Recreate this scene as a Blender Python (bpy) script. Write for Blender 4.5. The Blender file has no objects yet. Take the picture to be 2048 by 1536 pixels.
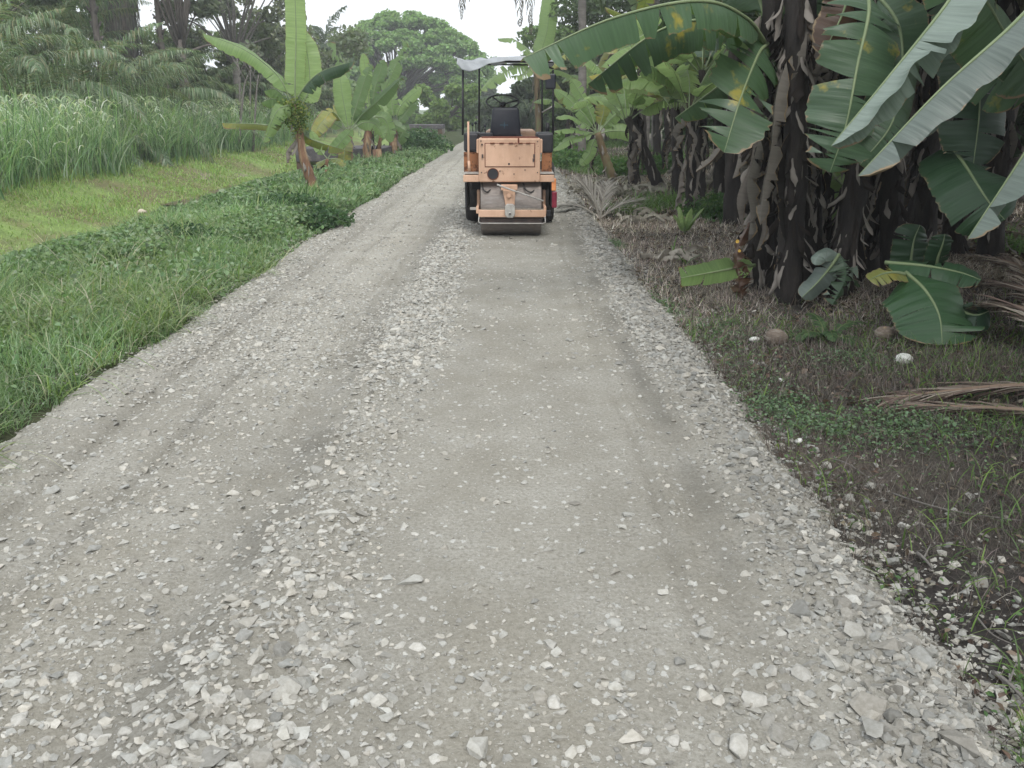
import bpy, bmesh, math, random
import numpy as np
from mathutils import Vector, Matrix
R = math.radians
C = bpy.context.scene.collection
scene = bpy.context.scene

# ------------------------------------------------------------------ camera
PITCH = R(17.2); F = 1774.0; CAMZ = 1.6
cam = bpy.data.cameras.new('camera')
cam.lens = 36.0 * F / 2048.0; cam.sensor_width = 36.0
cam.clip_start = 0.05; cam.clip_end = 3000
camo = bpy.data.objects.new('camera', cam); C.objects.link(camo)
camo.location = (0, 0, CAMZ); camo.rotation_euler = (R(90) - PITCH, 0, 0)
scene.camera = camo

# ------------------------------------------------------------------ sky, sun, exposure
SUN_EL, SUN_AZ = R(52), R(165)          # azimuth measured from +Y towards +X
w = bpy.data.worlds.new('World'); scene.world = w; w.use_nodes = True
nt = w.node_tree; nt.nodes.clear()
wo = nt.nodes.new('ShaderNodeOutputWorld')
sky = nt.nodes.new('ShaderNodeTexSky'); sky.sky_type = 'NISHITA'; sky.sun_disc = False
sky.sun_elevation = SUN_EL; sky.sun_rotation = SUN_AZ
sky.air_density = 1.6; sky.dust_density = 6.0; sky.ozone_density = 1.0
hs = nt.nodes.new('ShaderNodeHueSaturation'); hs.inputs['Saturation'].default_value = 0.16
mixw = nt.nodes.new('ShaderNodeMix'); mixw.data_type = 'RGBA'; mixw.inputs[0].default_value = 0.75
mixw.inputs[7].default_value = (10.0, 10.5, 11.0, 1)     # the even bright cloud deck
bg = nt.nodes.new('ShaderNodeBackground'); bg.inputs['Strength'].default_value = 0.12
nt.links.new(sky.outputs[0], hs.inputs['Color']); nt.links.new(hs.outputs[0], mixw.inputs[6])
nt.links.new(mixw.outputs[2], bg.inputs[0]); nt.links.new(bg.outputs[0], wo.inputs[0])

sl = bpy.data.lights.new('sun', 'SUN'); sl.energy = 1.4; sl.angle = R(22); sl.color = (1.0, 0.97, 0.92)
so = bpy.data.objects.new('sun', sl); C.objects.link(so)
sd = Vector((math.sin(SUN_AZ) * math.cos(SUN_EL), math.cos(SUN_AZ) * math.cos(SUN_EL), math.sin(SUN_EL)))
so.rotation_euler = sd.to_track_quat('Z', 'Y').to_euler(); so.location = sd * 60

vs = scene.view_settings
vs.view_transform = 'Standard'; vs.look = 'None'; vs.exposure = 0.45; vs.gamma = 1.0
scene.cycles.use_denoising = True
scene.cycles.max_bounces = 6; scene.cycles.diffuse_bounces = 3; scene.cycles.glossy_bounces = 2
scene.cycles.transmission_bounces = 3; scene.cycles.transparent_max_bounces = 6; scene.cycles.volume_bounces = 0

# ------------------------------------------------------------------ helpers
def P(u, v, y):
    """world point seen at photo pixel (u,v) at distance y along the road"""
    cx = (u - 1024) / F; cy = (768 - v) / F
    d = Vector((cx, math.cos(PITCH) + cy * math.sin(PITCH), -math.sin(PITCH) + cy * math.cos(PITCH)))
    s = y / d.y
    return Vector((d.x * s, y, CAMZ + d.z * s))

def G(u, v, z=0.0):
    """ground point seen at photo pixel"""
    cx = (u - 1024) / F; cy = (768 - v) / F
    d = Vector((cx, math.cos(PITCH) + cy * math.sin(PITCH), -math.sin(PITCH) + cy * math.cos(PITCH)))
    s = (z - CAMZ) / d.z
    return Vector((d.x * s, d.y * s, z))

def vnoise(x, y, seed=0):
    x = np.asarray(x, float); y = np.asarray(y, float)
    ix = np.floor(x).astype(np.int64); iy = np.floor(y).astype(np.int64)
    fx = x - ix; fy = y - iy
    fx = fx * fx * (3 - 2 * fx); fy = fy * fy * (3 - 2 * fy)
    def h(a, b):
        n = (a * 374761393 + b * 668265263 + seed * 1446653) & 0xffffffff
        n = ((n ^ (n >> 13)) * 1274126177) & 0xffffffff
        n = ((n ^ (n >> 16)) * 2246822519) & 0xffffffff
        return ((n ^ (n >> 15)) & 0xffffff) / float(0xffffff)
    a = h(ix, iy); b = h(ix + 1, iy); c = h(ix, iy + 1); d = h(ix + 1, iy + 1)
    return (a * (1 - fx) + b * fx) * (1 - fy) + (c * (1 - fx) + d * fx) * fy

def fbm(x, y, seed=0, oct=4):
    s = 0; a = 1; t = 0
    for o in range(oct):
        s = s + a * (vnoise(x * 2 ** o, y * 2 ** o, seed + o * 17) - 0.5); t += a; a *= 0.55
    return s / t * 2          # about -1..1

def sstep(a, b, x):
    t = np.clip((np.asarray(x, float) - a) / (b - a), 0, 1)
    return t * t * (3 - 2 * t)

def ground_h(x, y):
    x = np.asarray(x, float); y = np.asarray(y, float)
    xw = x + 0.35 * fbm(y * 0.12, y * 0 + 3.0, 5, 2)
    z = np.zeros(np.broadcast(x, y).shape)
    z = z - 0.72 * (sstep(-4.7, -7.3, xw) - sstep(-7.9, -11.2, xw))
    z = z + 0.25 * sstep(-11, -18, xw)
    z = z - 0.07 * (sstep(-2.9, -2.4, x) * (1 - sstep(0.9, 1.5, x)))
    z = z - 0.10 * sstep(0.9, 1.6, x) + 0.12 * sstep(2.0, 5.0, x)
    z = z + 0.03 * fbm(x * 0.9, y * 0.9, 11, 3) + 0.012 * fbm(x * 5, y * 5, 12, 3)
    return z

def road_edges(y):
    y = np.asarray(y, float)
    l = -2.62 + 0.16 * fbm(y * 0.45, y * 0 + 1.5, 21, 3) - 0.25 * np.exp(-((y - 15.4) / 0.9) ** 2) * 0
    r = 1.22 + 0.10 * fbm(y * 0.6, y * 0 + 7.5, 22, 3)
    return l, r

def road_h(x, y):
    x = np.asarray(x, float); y = np.asarray(y, float)
    l, r = road_edges(y)
    wob = 0.06 * fbm(y * 0.5, y * 0 + 2.2, 31, 2)
    ridge = np.exp(-((x + 0.80 - wob) / 0.17) ** 2)
    rband = np.exp(-((x - 1.06 - wob) / 0.20) ** 2)
    lband = np.exp(-((x + 2.30 - wob) / 0.13) ** 2)
    rough = np.clip(ridge + rband + 0.7 * lband, 0, 1)
    z = 0.050 * ridge * (0.8 + 0.5 * fbm(x * 3, y * 1.5, 33, 2)) + 0.030 * rband + 0.014 * lband
    z = z - 0.010 * np.exp(-((x - 0.76 - wob) / 0.06) ** 2) - 0.024 * np.exp(-((x + 1.12 - wob) / 0.10) ** 2) + 0.012 * np.exp(-((x + 1.88 - wob) / 0.07) ** 2)
    z = z - 0.010 * np.exp(-((x + 2.05 - wob) / 0.10) ** 2) - 0.006 * np.exp(-((x - 0.45) / 0.05) ** 2)
    z = z + (0.0045 + 0.018 * rough) * fbm(x * 9, y * 9, 41, 4) + (0.0022 + 0.009 * rough) * fbm(x * 45, y * 45, 43, 3)
    z = z + 0.006 * fbm(x * 1.4, y * 0.9, 47, 3)
    tw = np.abs(((y * 1.0 + np.abs(x - 0.70) * 0.9) * 17.0) % 1.0 - 0.5) * 2       # cleat marks of a tyre
    z = z - 0.006 * np.exp(-((x - 0.70 - wob * .6) / 0.075) ** 4) * sstep(.35, .65, tw) * np.clip(fbm(x * 2, y * .7, 49, 2) + .6, 0, 1)
    z = z - 0.005 * np.exp(-((x + 1.45 - wob * .6) / 0.08) ** 4) * sstep(.35, .65, tw) * np.clip(fbm(x * 2, y * .7, 50, 2) + .4, 0, 1)
    for xc, dd, ww in ((-1.72, .018, .030), (-2.12, .022, .035), (-1.28, .012, .025), (0.60, .014, .022), (0.86, .016, .028)):   # long wheel ruts with thrown-up lips
        q_ = x - xc - wob * 1.2; k_ = np.clip(.75 + fbm(y * .6 + xc * 9, y * 0 + xc, 57, 2), .2, 1.2)
        z = z - dd * k_ * np.exp(-(q_ / ww) ** 2) + dd * .7 * k_ * np.exp(-((q_ - ww * 2.2) / (ww * .9)) ** 2)
    fine = 0.05 * fbm(x * 6, y * 6, 51, 3)
    dl = np.clip((l + fine) - x + 0.06, 0, None); dr = np.clip(x - (r + fine) + 0.05, 0, None)
    z = z - 0.38 * dl - 0.45 * dr
    return z

def surf_h(x, y):
    return np.maximum(ground_h(x, y), road_h(x, y))

def gh(x, y):
    return float(surf_h(np.array([x]), np.array([y]))[0])

# -- object bookkeeping
def tag(o, label=None, cat=None, group=None, kind=None):
    if label: o['label'] = label
    if cat: o['category'] = cat
    if group: o['group'] = group
    if kind: o['kind'] = kind
    return o

def thing(name, label, cat, loc, group=None):
    o = bpy.data.objects.new(name, None); C.objects.link(o); o.location = loc
    o.empty_display_size = 0.2
    return tag(o, label, cat, group)

def np_mesh(name, V, faces, mats=None, cols=None, uv=None, smooth=False, midx=None, attrs=None):
    """V (n,3); faces: list of int arrays (m,k)"""
    me = bpy.data.meshes.new(name)
    V = np.ascontiguousarray(V, dtype=np.float32)
    me.vertices.add(len(V)); me.vertices.foreach_set('co', V.ravel())
    faces = [np.asarray(f, dtype=np.int32) for f in faces if len(f)]
    nl = sum(f.size for f in faces); nf = sum(len(f) for f in faces)
    me.loops.add(nl); me.polygons.add(nf)
    li = np.concatenate([f.ravel() for f in faces])
    me.loops.foreach_set('vertex_index', li)
    tot = np.concatenate([np.full(len(f), f.shape[1], dtype=np.int32) for f in faces])
    st = np.concatenate([[0], np.cumsum(tot)[:-1]]).astype(np.int32)
    me.polygons.foreach_set('loop_start', st)
    try: me.polygons.foreach_set('loop_total', tot)
    except Exception: pass
    me.polygons.foreach_set('use_smooth', np.full(nf, bool(smooth)))
    if midx is not None: me.polygons.foreach_set('material_index', np.asarray(midx, dtype=np.int32))
    if cols is not None:
        a = me.attributes.new('col', 'FLOAT_COLOR', 'POINT')
        cc = np.ones((len(V), 4), dtype=np.float32); cc[:, :3] = cols
        a.data.foreach_set('color', cc.ravel())
    if uv is not None:
        u = me.uv_layers.new(name='UVMap')
        u.data.foreach_set('uv', np.asarray(uv, dtype=np.float32)[li].ravel())
    for k, v in (attrs or {}).items():
        a = me.attributes.new(k, 'FLOAT', 'POINT'); a.data.foreach_set('value', np.asarray(v, dtype=np.float32))
    me.update(calc_edges=True)
    me.validate()
    for m in (mats or []): me.materials.append(m)
    return me

def link(name, me, parent=None):
    o = bpy.data.objects.new(name, me); C.objects.link(o)
    if parent: o.parent = parent
    return o

class MB:
    """collects shapes (world coordinates) into one mesh"""
    def __init__(s): s.v = []; s.f = []; s.uv = []
    def add(s, vs_, fs_, uv=None):
        b = len(s.v)
        s.v += [tuple(p) for p in vs_]; s.f += [tuple(i + b for i in f) for f in fs_]
        s.uv += (uv if uv else [(0, 0)] * len(vs_))
    def box(s, c, d, rot=None):
        x, y, z = (k / 2 for k in d); M = rot or Matrix.Identity(3); c = Vector(c)
        vs_ = [c + M @ Vector(p) for p in ((-x, -y, -z), (x, -y, -z), (x, y, -z), (-x, y, -z), (-x, -y, z), (x, -y, z), (x, y, z), (-x, y, z))]
        s.add(vs_, [(0, 3, 2, 1), (4, 5, 6, 7), (0, 1, 5, 4), (1, 2, 6, 5), (2, 3, 7, 6), (3, 0, 4, 7)])
    def prism(s, poly, y0, y1):
        """poly of (x,z), extruded along y"""
        n = len(poly)
        vs_ = [(x, y0, z) for x, z in poly] + [(x, y1, z) for x, z in poly]
        s.add(vs_, [tuple(range(n)), tuple(range(2 * n - 1, n - 1, -1))] + [(i, i + n, (i + 1) % n + n, (i + 1) % n) for i in range(n)])
    def prism_x(s, poly, x0, x1):
        n = len(poly)
        vs_ = [(x0, y, z) for y, z in poly] + [(x1, y, z) for y, z in poly]
        s.add(vs_, [tuple(range(n)), tuple(range(2 * n - 1, n - 1, -1))] + [(i, i + n, (i + 1) % n + n, (i + 1) % n) for i in range(n)])
    def tube(s, pts, rads, n=8, caps=True, ell=1.0):
        pts = [Vector(p) for p in pts]
        if not hasattr(rads, '__len__'): rads = [rads] * len(pts)
        T = []
        for i in range(len(pts)):
            a = pts[max(i - 1, 0)]; b = pts[min(i + 1, len(pts) - 1)]
            t = (b - a); T.append(t.normalized() if t.length > 1e-9 else Vector((0, 0, 1)))
        ref = Vector((0, 0, 1)) if abs(T[0].z) < 0.9 else Vector((0, 1, 0))
        N = (ref - T[0] * ref.dot(T[0])).normalized(); vs_ = []; uv = []; L = 0
        for i, p in enumerate(pts):
            N = (N - T[i] * N.dot(T[i])).normalized(); B = T[i].cross(N)
            if i: L += (p - pts[i - 1]).length
            for k in range(n):
                a = 2 * math.pi * k / n
                vs_.append(p + (N * math.cos(a) * ell + B * math.sin(a)) * rads[i]); uv.append((k / n, L))
        fs_ = []
        for i in range(len(pts) - 1):
            for k in range(n):
                a = i * n + k; b = i * n + (k + 1) % n
                fs_.append((a, b, b + n, a + n))
        if caps:
            fs_.append(tuple(range(n - 1, -1, -1))); m = (len(pts) - 1) * n; fs_.append(tuple(range(m, m + n)))
        s.add(vs_, fs_, uv)
    def cyl_x(s, c, r, w, n=40):
        c = Vector(c)
        s.tube([c - Vector((w / 2, 0, 0)), c + Vector((w / 2, 0, 0))], r, n)
    def build(s, name, mat, parent=None, smooth=False, bevel=0, subsurf=0, origin=None):
        me = bpy.data.meshes.new(name)
        o0 = Vector(origin) if origin is not None else (parent_world(parent) if parent else Vector((0, 0, 0)))
        me.from_pydata([tuple(Vector(p) - o0) for p in s.v], [], s.f)
        u = me.uv_layers.new(name='UVMap')
        li = np.empty(len(me.loops), dtype=np.int32); me.loops.foreach_get('vertex_index', li)
        u.data.foreach_set('uv', np.array(s.uv, dtype=np.float32)[li].ravel())
        me.materials.append(mat)
        if smooth: me.polygons.foreach_set('use_smooth', [True] * len(me.polygons))
        me.update()
        o = link(name, me, parent)
        if origin is not None and parent is None: o.location = o0
        if bevel:
            m = o.modifiers.new('bevel', 'BEVEL'); m.width = bevel; m.segments = 2; m.limit_method = 'ANGLE'; m.angle_limit = R(40)
        if subsurf:
            m = o.modifiers.new('sub', 'SUBSURF'); m.levels = subsurf; m.render_levels = subsurf
        return o

def parent_world(p):
    v = Vector((0, 0, 0))
    while p is not None:
        v += p.location; p = p.parent
    return v

def catmull(pts, n):
    pts = [Vector(p) for p in pts]
    if len(pts) == 2: return [pts[0].lerp(pts[1], i / (n - 1)) for i in range(n)]
    q = [pts[0] * 2 - pts[1]] + pts + [pts[-1] * 2 - pts[-2]]; out = []
    m = len(pts) - 1
    for i in range(n):
        t = i / (n - 1) * m; k = min(int(t), m - 1); f = t - k
        a, b, c, d = q[k], q[k + 1], q[k + 2], q[k + 3]
        out.append(0.5 * ((2 * b) + (c - a) * f + (2 * a - 5 * b + 4 * c - d) * f * f + (3 * b - a - 3 * c + d) * f ** 3))
    return out

# ------------------------------------------------------------------ materials
def mat_new(name):
    m = bpy.data.materials.new(name); m.use_nodes = True; n = m.node_tree; n.nodes.clear()
    out = n.nodes.new('ShaderNodeOutputMaterial'); return m, n, out

def nd(n, t, **kw):
    x = n.nodes.new(t)
    for k, v in kw.items():
        if k.startswith('i_'): x.inputs[k[2:].replace('_', ' ')].default_value = v
        else: setattr(x, k, v)
    return x

def ramp(n, fac, stops):
    r = n.nodes.new('ShaderNodeValToRGB'); n.links.new(fac, r.inputs[0])
    e = r.color_ramp.elements
    while len(e) < len(stops): e.new(0.5)
    for i, (p, c) in enumerate(stops):
        e[i].position = p; e[i].color = (*c, 1) if len(c) == 3 else c
    return r.outputs[0]

def mixc(n, fac, a, b, mode='MIX'):
    m = n.nodes.new('ShaderNodeMix'); m.data_type = 'RGBA'; m.blend_type = mode
    for s_, v in ((0, fac), (6, a), (7, b)):
        if isinstance(v, bpy.types.NodeSocket): n.links.new(v, m.inputs[s_])
        elif s_ == 0: m.inputs[0].default_value = v
        else: m.inputs[s_].default_value = (*v, 1)
    return m.outputs[2]

def noise(n, scale, detail=4, rough=0.6, coord='Object', dist=0.0, scl=None):
    tc = n.nodes.new('ShaderNodeTexCoord'); t = n.nodes.new('ShaderNodeTexNoise')
    t.inputs['Scale'].default_value = scale; t.inputs['Detail'].default_value = detail
    t.inputs['Roughness'].default_value = rough; t.inputs['Distortion'].default_value = dist
    if scl:
        mp = n.nodes.new('ShaderNodeMapping'); mp.inputs['Scale'].default_value = scl
        n.links.new(tc.outputs[coord], mp.inputs[0]); n.links.new(mp.outputs[0], t.inputs[0])
    else: n.links.new(tc.outputs[coord], t.inputs[0])
    return t.outputs[0]

def bump(n, h, strength=0.5, dist=0.01):
    b = n.nodes.new('ShaderNodeBump'); b.inputs['Strength'].default_value = strength; b.inputs['Distance'].default_value = dist
    n.links.new(h, b.inputs['Height']); return b.outputs[0]

def principled(n, out, col, rough=0.7, normal=None, metallic=0.0, spec=0.5):
    p = n.nodes.new('ShaderNodeBsdfPrincipled')
    if isinstance(col, bpy.types.NodeSocket): n.links.new(col, p.inputs['Base Color'])
    else: p.inputs['Base Color'].default_value = (*col, 1)
    if isinstance(rough, bpy.types.NodeSocket): n.links.new(rough, p.inputs['Roughness'])
    else: p.inputs['Roughness'].default_value = rough
    p.inputs['Metallic'].default_value = metallic; p.inputs['Specular IOR Level'].default_value = spec
    if normal: n.links.new(normal, p.inputs['Normal'])
    if out: n.links.new(p.outputs[0], out.inputs[0])
    return p

def simple(name, c1, c2=None, scale=8, rough=0.7, bumps=0.3, bscale=30, metallic=0, spec=0.4, detail=5, c3=None, coord='Object', bdist=0.01, scl=None):
    m, n, out = mat_new(name)
    f = noise(n, scale, detail, 0.65, coord, scl=scl)
    c2 = c2 or tuple(k * 0.7 for k in c1)
    st = [(0.35, c1), (0.65, c2)] if c3 is None else [(0.3, c1), (0.5, c2), (0.68, c3)]
    col = ramp(n, f, st)
    nrm = bump(n, noise(n, bscale, 5, 0.7, coord, scl=scl), bumps, bdist) if bumps else None
    principled(n, out, col, rough, nrm, metallic, spec)
    return m

def attr_leaf(name, trans=0.35, rough=0.55, spec=0.3, var=0.25):
    """foliage whose own colour comes from each leaf's 'col' attribute"""
    m, n, out = mat_new(name)
    a = nd(n, 'ShaderNodeAttribute', attribute_name='col')
    p = principled(n, None, a.outputs[0], rough, None, 0, spec)
    t = n.nodes.new('ShaderNodeBsdfTranslucent')
    tc = mixc(n, 1.0, a.outputs[0], (1.45, 1.55, 0.8), 'MULTIPLY'); n.links.new(tc, t.inputs[0])
    mx = n.nodes.new('ShaderNodeMixShader'); mx.inputs[0].default_value = trans
    n.links.new(p.outputs[0], mx.inputs[1]); n.links.new(t.outputs[0], mx.inputs[2]); n.links.new(mx.outputs[0], out.inputs[0])
    return m

def banana_mat(name, top, under, glow, trans=0.45, brown=0.5, rough=0.42, patch=0.0, spec=0.45):
    m, n, out = mat_new(name)
    geo = n.nodes.new('ShaderNodeNewGeometry'); oi = n.nodes.new('ShaderNodeObjectInfo')
    uvn = nd(n, 'ShaderNodeUVMap', uv_map='UVMap')
    mp = n.nodes.new('ShaderNodeMapping'); mp.inputs['Scale'].default_value = (1.0, 0.08, 1)
    n.links.new(uvn.outputs[0], mp.inputs[0])
    wv = n.nodes.new('ShaderNodeTexNoise'); wv.inputs['Scale'].default_value = 42; wv.inputs['Detail'].default_value = 3
    n.links.new(mp.outputs[0], wv.inputs[0])
    wv2 = n.nodes.new('ShaderNodeTexNoise'); wv2.inputs['Scale'].default_value = 9; wv2.inputs['Detail'].default_value = 2
    n.links.new(mp.outputs[0], wv2.inputs[0])
    side = mixc(n, geo.outputs['Backfacing'], top, under)
    # leaf to leaf variation and vein streaks
    vr = n.nodes.new('ShaderNodeHueSaturation')
    mr = nd(n, 'ShaderNodeMapRange'); n.links.new(oi.outputs['Random'], mr.inputs[0]); mr.inputs[3].default_value = 0.72; mr.inputs[4].default_value = 1.3
    mh = nd(n, 'ShaderNodeMapRange'); n.links.new(oi.outputs['Random'], mh.inputs[0]); mh.inputs[3].default_value = 0.515; mh.inputs[4].default_value = 0.485
    n.links.new(mr.outputs[0], vr.inputs['Value']); n.links.new(mh.outputs[0], vr.inputs['Hue']); n.links.new(side, vr.inputs['Color'])
    streak = ramp(n, wv.outputs[0], [(0.3, (0.86, 0.87, 0.85)), (0.7, (1.12, 1.11, 1.08))])
    col = mixc(n, 1.0, vr.outputs[0], streak, 'MULTIPLY')
    if patch > 0:
        pf = ramp(n, noise(n, 4, 4, 0.6), [(0.62 - patch * 0.3, (0, 0, 0)), (0.70 - patch * 0.2, (1, 1, 1))])
        col = mixc(n, pf, col, (0.30, 0.26, 0.05))
    # dry margins
    ea = nd(n, 'ShaderNodeAttribute', attribute_name='edge')
    en = noise(n, 22, 4, 0.7)
    ad = nd(n, 'ShaderNodeMath', operation='MULTIPLY_ADD'); n.links.new(en, ad.inputs[0]); ad.inputs[1].default_value = 0.5; n.links.new(ea.outputs['Fac'], ad.inputs[2])
    ef = ramp(n, ad.outputs[0], [(1.20 - 0.1 * brown, (0, 0, 0)), (1.26 - 0.1 * brown, (1, 1, 1))]) if False else None
    mr2 = nd(n, 'ShaderNodeMapRange'); n.links.new(ad.outputs[0], mr2.inputs[0]); mr2.inputs[1].default_value = 1.27 - 0.12 * brown; mr2.inputs[2].default_value = 1.32 - 0.1 * brown
    col2 = mixc(n, mr2.outputs[0], col, (0.22, 0.16, 0.09))
    nm = bump(n, wv.outputs[0], 0.35, 0.010)
    b2 = n.nodes.new('ShaderNodeBump'); b2.inputs['Strength'].default_value = 0.5; b2.inputs['Distance'].default_value = 0.04
    n.links.new(wv2.outputs[0], b2.inputs['Height']); n.links.new(nm, b2.inputs['Normal'])
    p = principled(n, None, col2, rough, b2.outputs[0], 0, spec)
    t = n.nodes.new('ShaderNodeBsdfTranslucent')
    tcol = mixc(n, 1.0, mixc(n, mr2.outputs[0], glow, (0.2, 0.12, 0.05)), streak, 'MULTIPLY')
    n.links.new(tcol, t.inputs[0])
    mx = n.nodes.new('ShaderNodeMixShader'); mx.inputs[0].default_value = trans
    n.links.new(p.outputs[0], mx.inputs[1]); n.links.new(t.outputs[0], mx.inputs[2]); n.links.new(mx.outputs[0], out.inputs[0])
    return m

M = {}
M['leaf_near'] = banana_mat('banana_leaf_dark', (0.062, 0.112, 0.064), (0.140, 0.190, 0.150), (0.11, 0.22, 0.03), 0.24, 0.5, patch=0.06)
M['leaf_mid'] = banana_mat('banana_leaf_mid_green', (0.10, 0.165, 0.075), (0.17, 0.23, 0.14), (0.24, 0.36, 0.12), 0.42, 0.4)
M['leaf_shade'] = banana_mat('banana_leaf_shaded', (0.030, 0.072, 0.034), (0.07, 0.11, 0.07), (0.05, 0.12, 0.02), 0.2, 0.4)  # darker leaf copy, shade inside the clump put into its green
M['leaf_wax'] = banana_mat('banana_leaf_waxy', (0.155, 0.195, 0.175), (0.15, 0.19, 0.17), (0.10, 0.22, 0.06), 0.12, 0.2, 0.45)
M['leaf_far'] = banana_mat('banana_leaf_bright', (0.175, 0.265, 0.105), (0.24, 0.32, 0.18), (0.38, 0.54, 0.20), 0.50, 0.4)
M['leaf_yellow'] = banana_mat('banana_leaf_yellowing', (0.20, 0.22, 0.07), (0.24, 0.26, 0.12), (0.28, 0.36, 0.06), 0.4, 1.4, patch=0.3)
M['leaf_rust'] = banana_mat('banana_leaf_rusty', (0.085, 0.042, 0.028), (0.09, 0.045, 0.03), (0.14, 0.05, 0.02), 0.15, 1.2)
M['leaf_dry'] = banana_mat('banana_leaf_dry', (0.155, 0.140, 0.125), (0.20, 0.182, 0.165), (0.12, 0.09, 0.06), 0.10, 1.0, 0.8, spec=0.2)
M['leaf_dry_dark'] = banana_mat('banana_leaf_dry_dark', (0.012, 0.010, 0.009), (0.020, 0.016, 0.014), (0.05, 0.035, 0.02), 0.08, 1.0, 0.85, spec=0.2)  # near black: the clump's inner darkness is put into the colour
M['midrib'] = simple('banana_midrib', (0.20, 0.25, 0.13), (0.15, 0.20, 0.10), 6, 0.5, 0.1)
M['petiole_dry'] = simple('dry_petiole', (0.20, 0.15, 0.10), (0.12, 0.085, 0.06), 12, 0.8, 0.4)
M['pstem'] = simple('banana_stem_bark', (0.008, 0.0065, 0.006), (0.020, 0.016, 0.014), 7, 0.8, 1.0, 14, detail=6, c3=(0.045, 0.037, 0.031), bdist=0.03, scl=(1, 1, 0.25))  # bark tones lowered, shade under the clump painted in
M['pstem_left'] = simple('banana_stem_scarred', (0.05, 0.025, 0.018), (0.20, 0.11, 0.065), 7, 0.75, 1.0, 14, detail=6, c3=(0.36, 0.28, 0.17), bdist=0.03, scl=(1, 1, 0.2))
M['pstem_green'] = simple('banana_stem_green', (0.11, 0.15, 0.06), (0.14, 0.10, 0.05), 5, 0.6, 0.5, 12, c3=(0.07, 0.05, 0.03), scl=(1, 1, 0.25))
M['bark'] = simple('tree_bark', (0.16, 0.14, 0.125), (0.09, 0.078, 0.07), 5, 0.9, 1.0, 12, bdist=0.05, scl=(1, 1, 0.4))
M['bark_pale'] = simple('pale_palm_trunk', (0.20, 0.185, 0.17), (0.13, 0.12, 0.11), 5, 0.9, 1.0, 10, bdist=0.03, scl=(0.5, 0.5, 2.5))
M['fol'] = attr_leaf('foliage', 0.38)
M['grass'] = attr_leaf('grass_blades', 0.40, 0.5, 0.35)
M['drygrass'] = attr_leaf('dry_stalks', 0.15, 0.8, 0.2)
M['stone'] = None
# ------------------------------------------------------------------ terrain
def axis(segs):
    out = []
    for a, b, st in segs: out += list(np.arange(a, b, st))
    out.append(segs[-1][1]); return np.array(out)

def grid_mesh(name, xs, ys, hf, mats, colf=None, smooth=True):
    X, Y = np.meshgrid(xs, ys); Z = hf(X, Y)
    V = np.stack([X.ravel(), Y.ravel(), Z.ravel()], 1); nx = len(xs); ny = len(ys)
    i = np.arange((nx - 1) * (ny - 1)); r = i // (nx - 1); c = i % (nx - 1); a = r * nx + c
    Q = np.stack([a, a + 1, a + nx + 1, a + nx], 1)
    return np_mesh(name, V, [Q], mats, colf(X.ravel(), Y.ravel(), Z.ravel()) if colf else None, smooth=smooth)

def lerp3(a, b, t): return a * (1 - t[:, None]) + b * t[:, None]

def ground_col(x, y, z):
    n1 = fbm(x * 1.3, y * 1.3, 71, 4); n2 = fbm(x * 0.4, y * 0.4, 72, 3)
    soil = np.array([0.088, 0.080, 0.072]); dark = np.array([0.024, 0.022, 0.026]); dry = np.array([0.15, 0.125, 0.108]); green = np.array([0.06, 0.095, 0.03])
    c = np.repeat(soil[None], len(x), 0)
    c = lerp3(c, dry[None], sstep(-0.1, 0.6, n1) * 0.7)
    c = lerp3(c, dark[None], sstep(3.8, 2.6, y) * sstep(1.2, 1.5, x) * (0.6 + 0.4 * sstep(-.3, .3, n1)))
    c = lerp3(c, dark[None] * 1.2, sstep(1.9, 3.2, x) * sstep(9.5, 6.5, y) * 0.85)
    gr = sstep(0.1, 0.5, n2) * sstep(11, 16, y)
    c = lerp3(c, green[None], gr * 0.7)
    lf = sstep(-2.0, -2.9, x)
    c = lerp3(c, np.array([[0.045, 0.06, 0.025]]), lf)
    dt = sstep(-5.2, -6.3, x)
    mead = np.array([[0.185, 0.265, 0.09]]); olive = np.array([[0.165, 0.165, 0.085]])
    mc = lerp3(np.repeat(mead, len(x), 0), olive, sstep(-0.3, 0.3, n2 + 0.7 * n1))
    bare = np.array([[0.24, 0.21, 0.17]])
    mc = lerp3(mc, bare, sstep(0.25, 0.5, fbm(x * 1.1, y * 0.35, 77, 3)) * sstep(-7.6, -8.6, x) * sstep(-11.2, -10.2, x))
    c = lerp3(c, mc, dt)
    wood = np.array([[0.05, 0.055, 0.03]])
    c = lerp3(c, wood, sstep(-11.5, -13.5, x))
    far = sstep(60, 110, y); c = lerp3(c, np.array([[0.09, 0.14, 0.045]]), far)
    return np.clip(c, 0, 1)

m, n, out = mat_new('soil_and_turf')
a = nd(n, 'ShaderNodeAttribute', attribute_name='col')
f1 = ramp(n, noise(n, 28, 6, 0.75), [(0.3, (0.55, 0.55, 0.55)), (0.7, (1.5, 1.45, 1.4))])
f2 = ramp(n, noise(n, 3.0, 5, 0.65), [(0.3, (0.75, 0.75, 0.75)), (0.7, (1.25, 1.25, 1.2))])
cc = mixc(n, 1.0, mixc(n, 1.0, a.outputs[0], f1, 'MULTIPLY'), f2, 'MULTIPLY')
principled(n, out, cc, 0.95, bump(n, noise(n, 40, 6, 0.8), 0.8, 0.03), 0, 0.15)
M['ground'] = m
xs = axis([(-1200, -200, 120), (-200, -40, 16), (-40, -13, 1.0), (-13, 6, 0.09), (6, 14, 0.35), (14, 40, 2), (40, 200, 20), (200, 1200, 125)])
ys = axis([(-60, 0, 6), (0, 1.4, 0.2), (1.4, 14, 0.08), (14, 30, 0.2), (30, 60, 0.6), (60, 160, 4), (160, 400, 30), (400, 2000, 200)])
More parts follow.
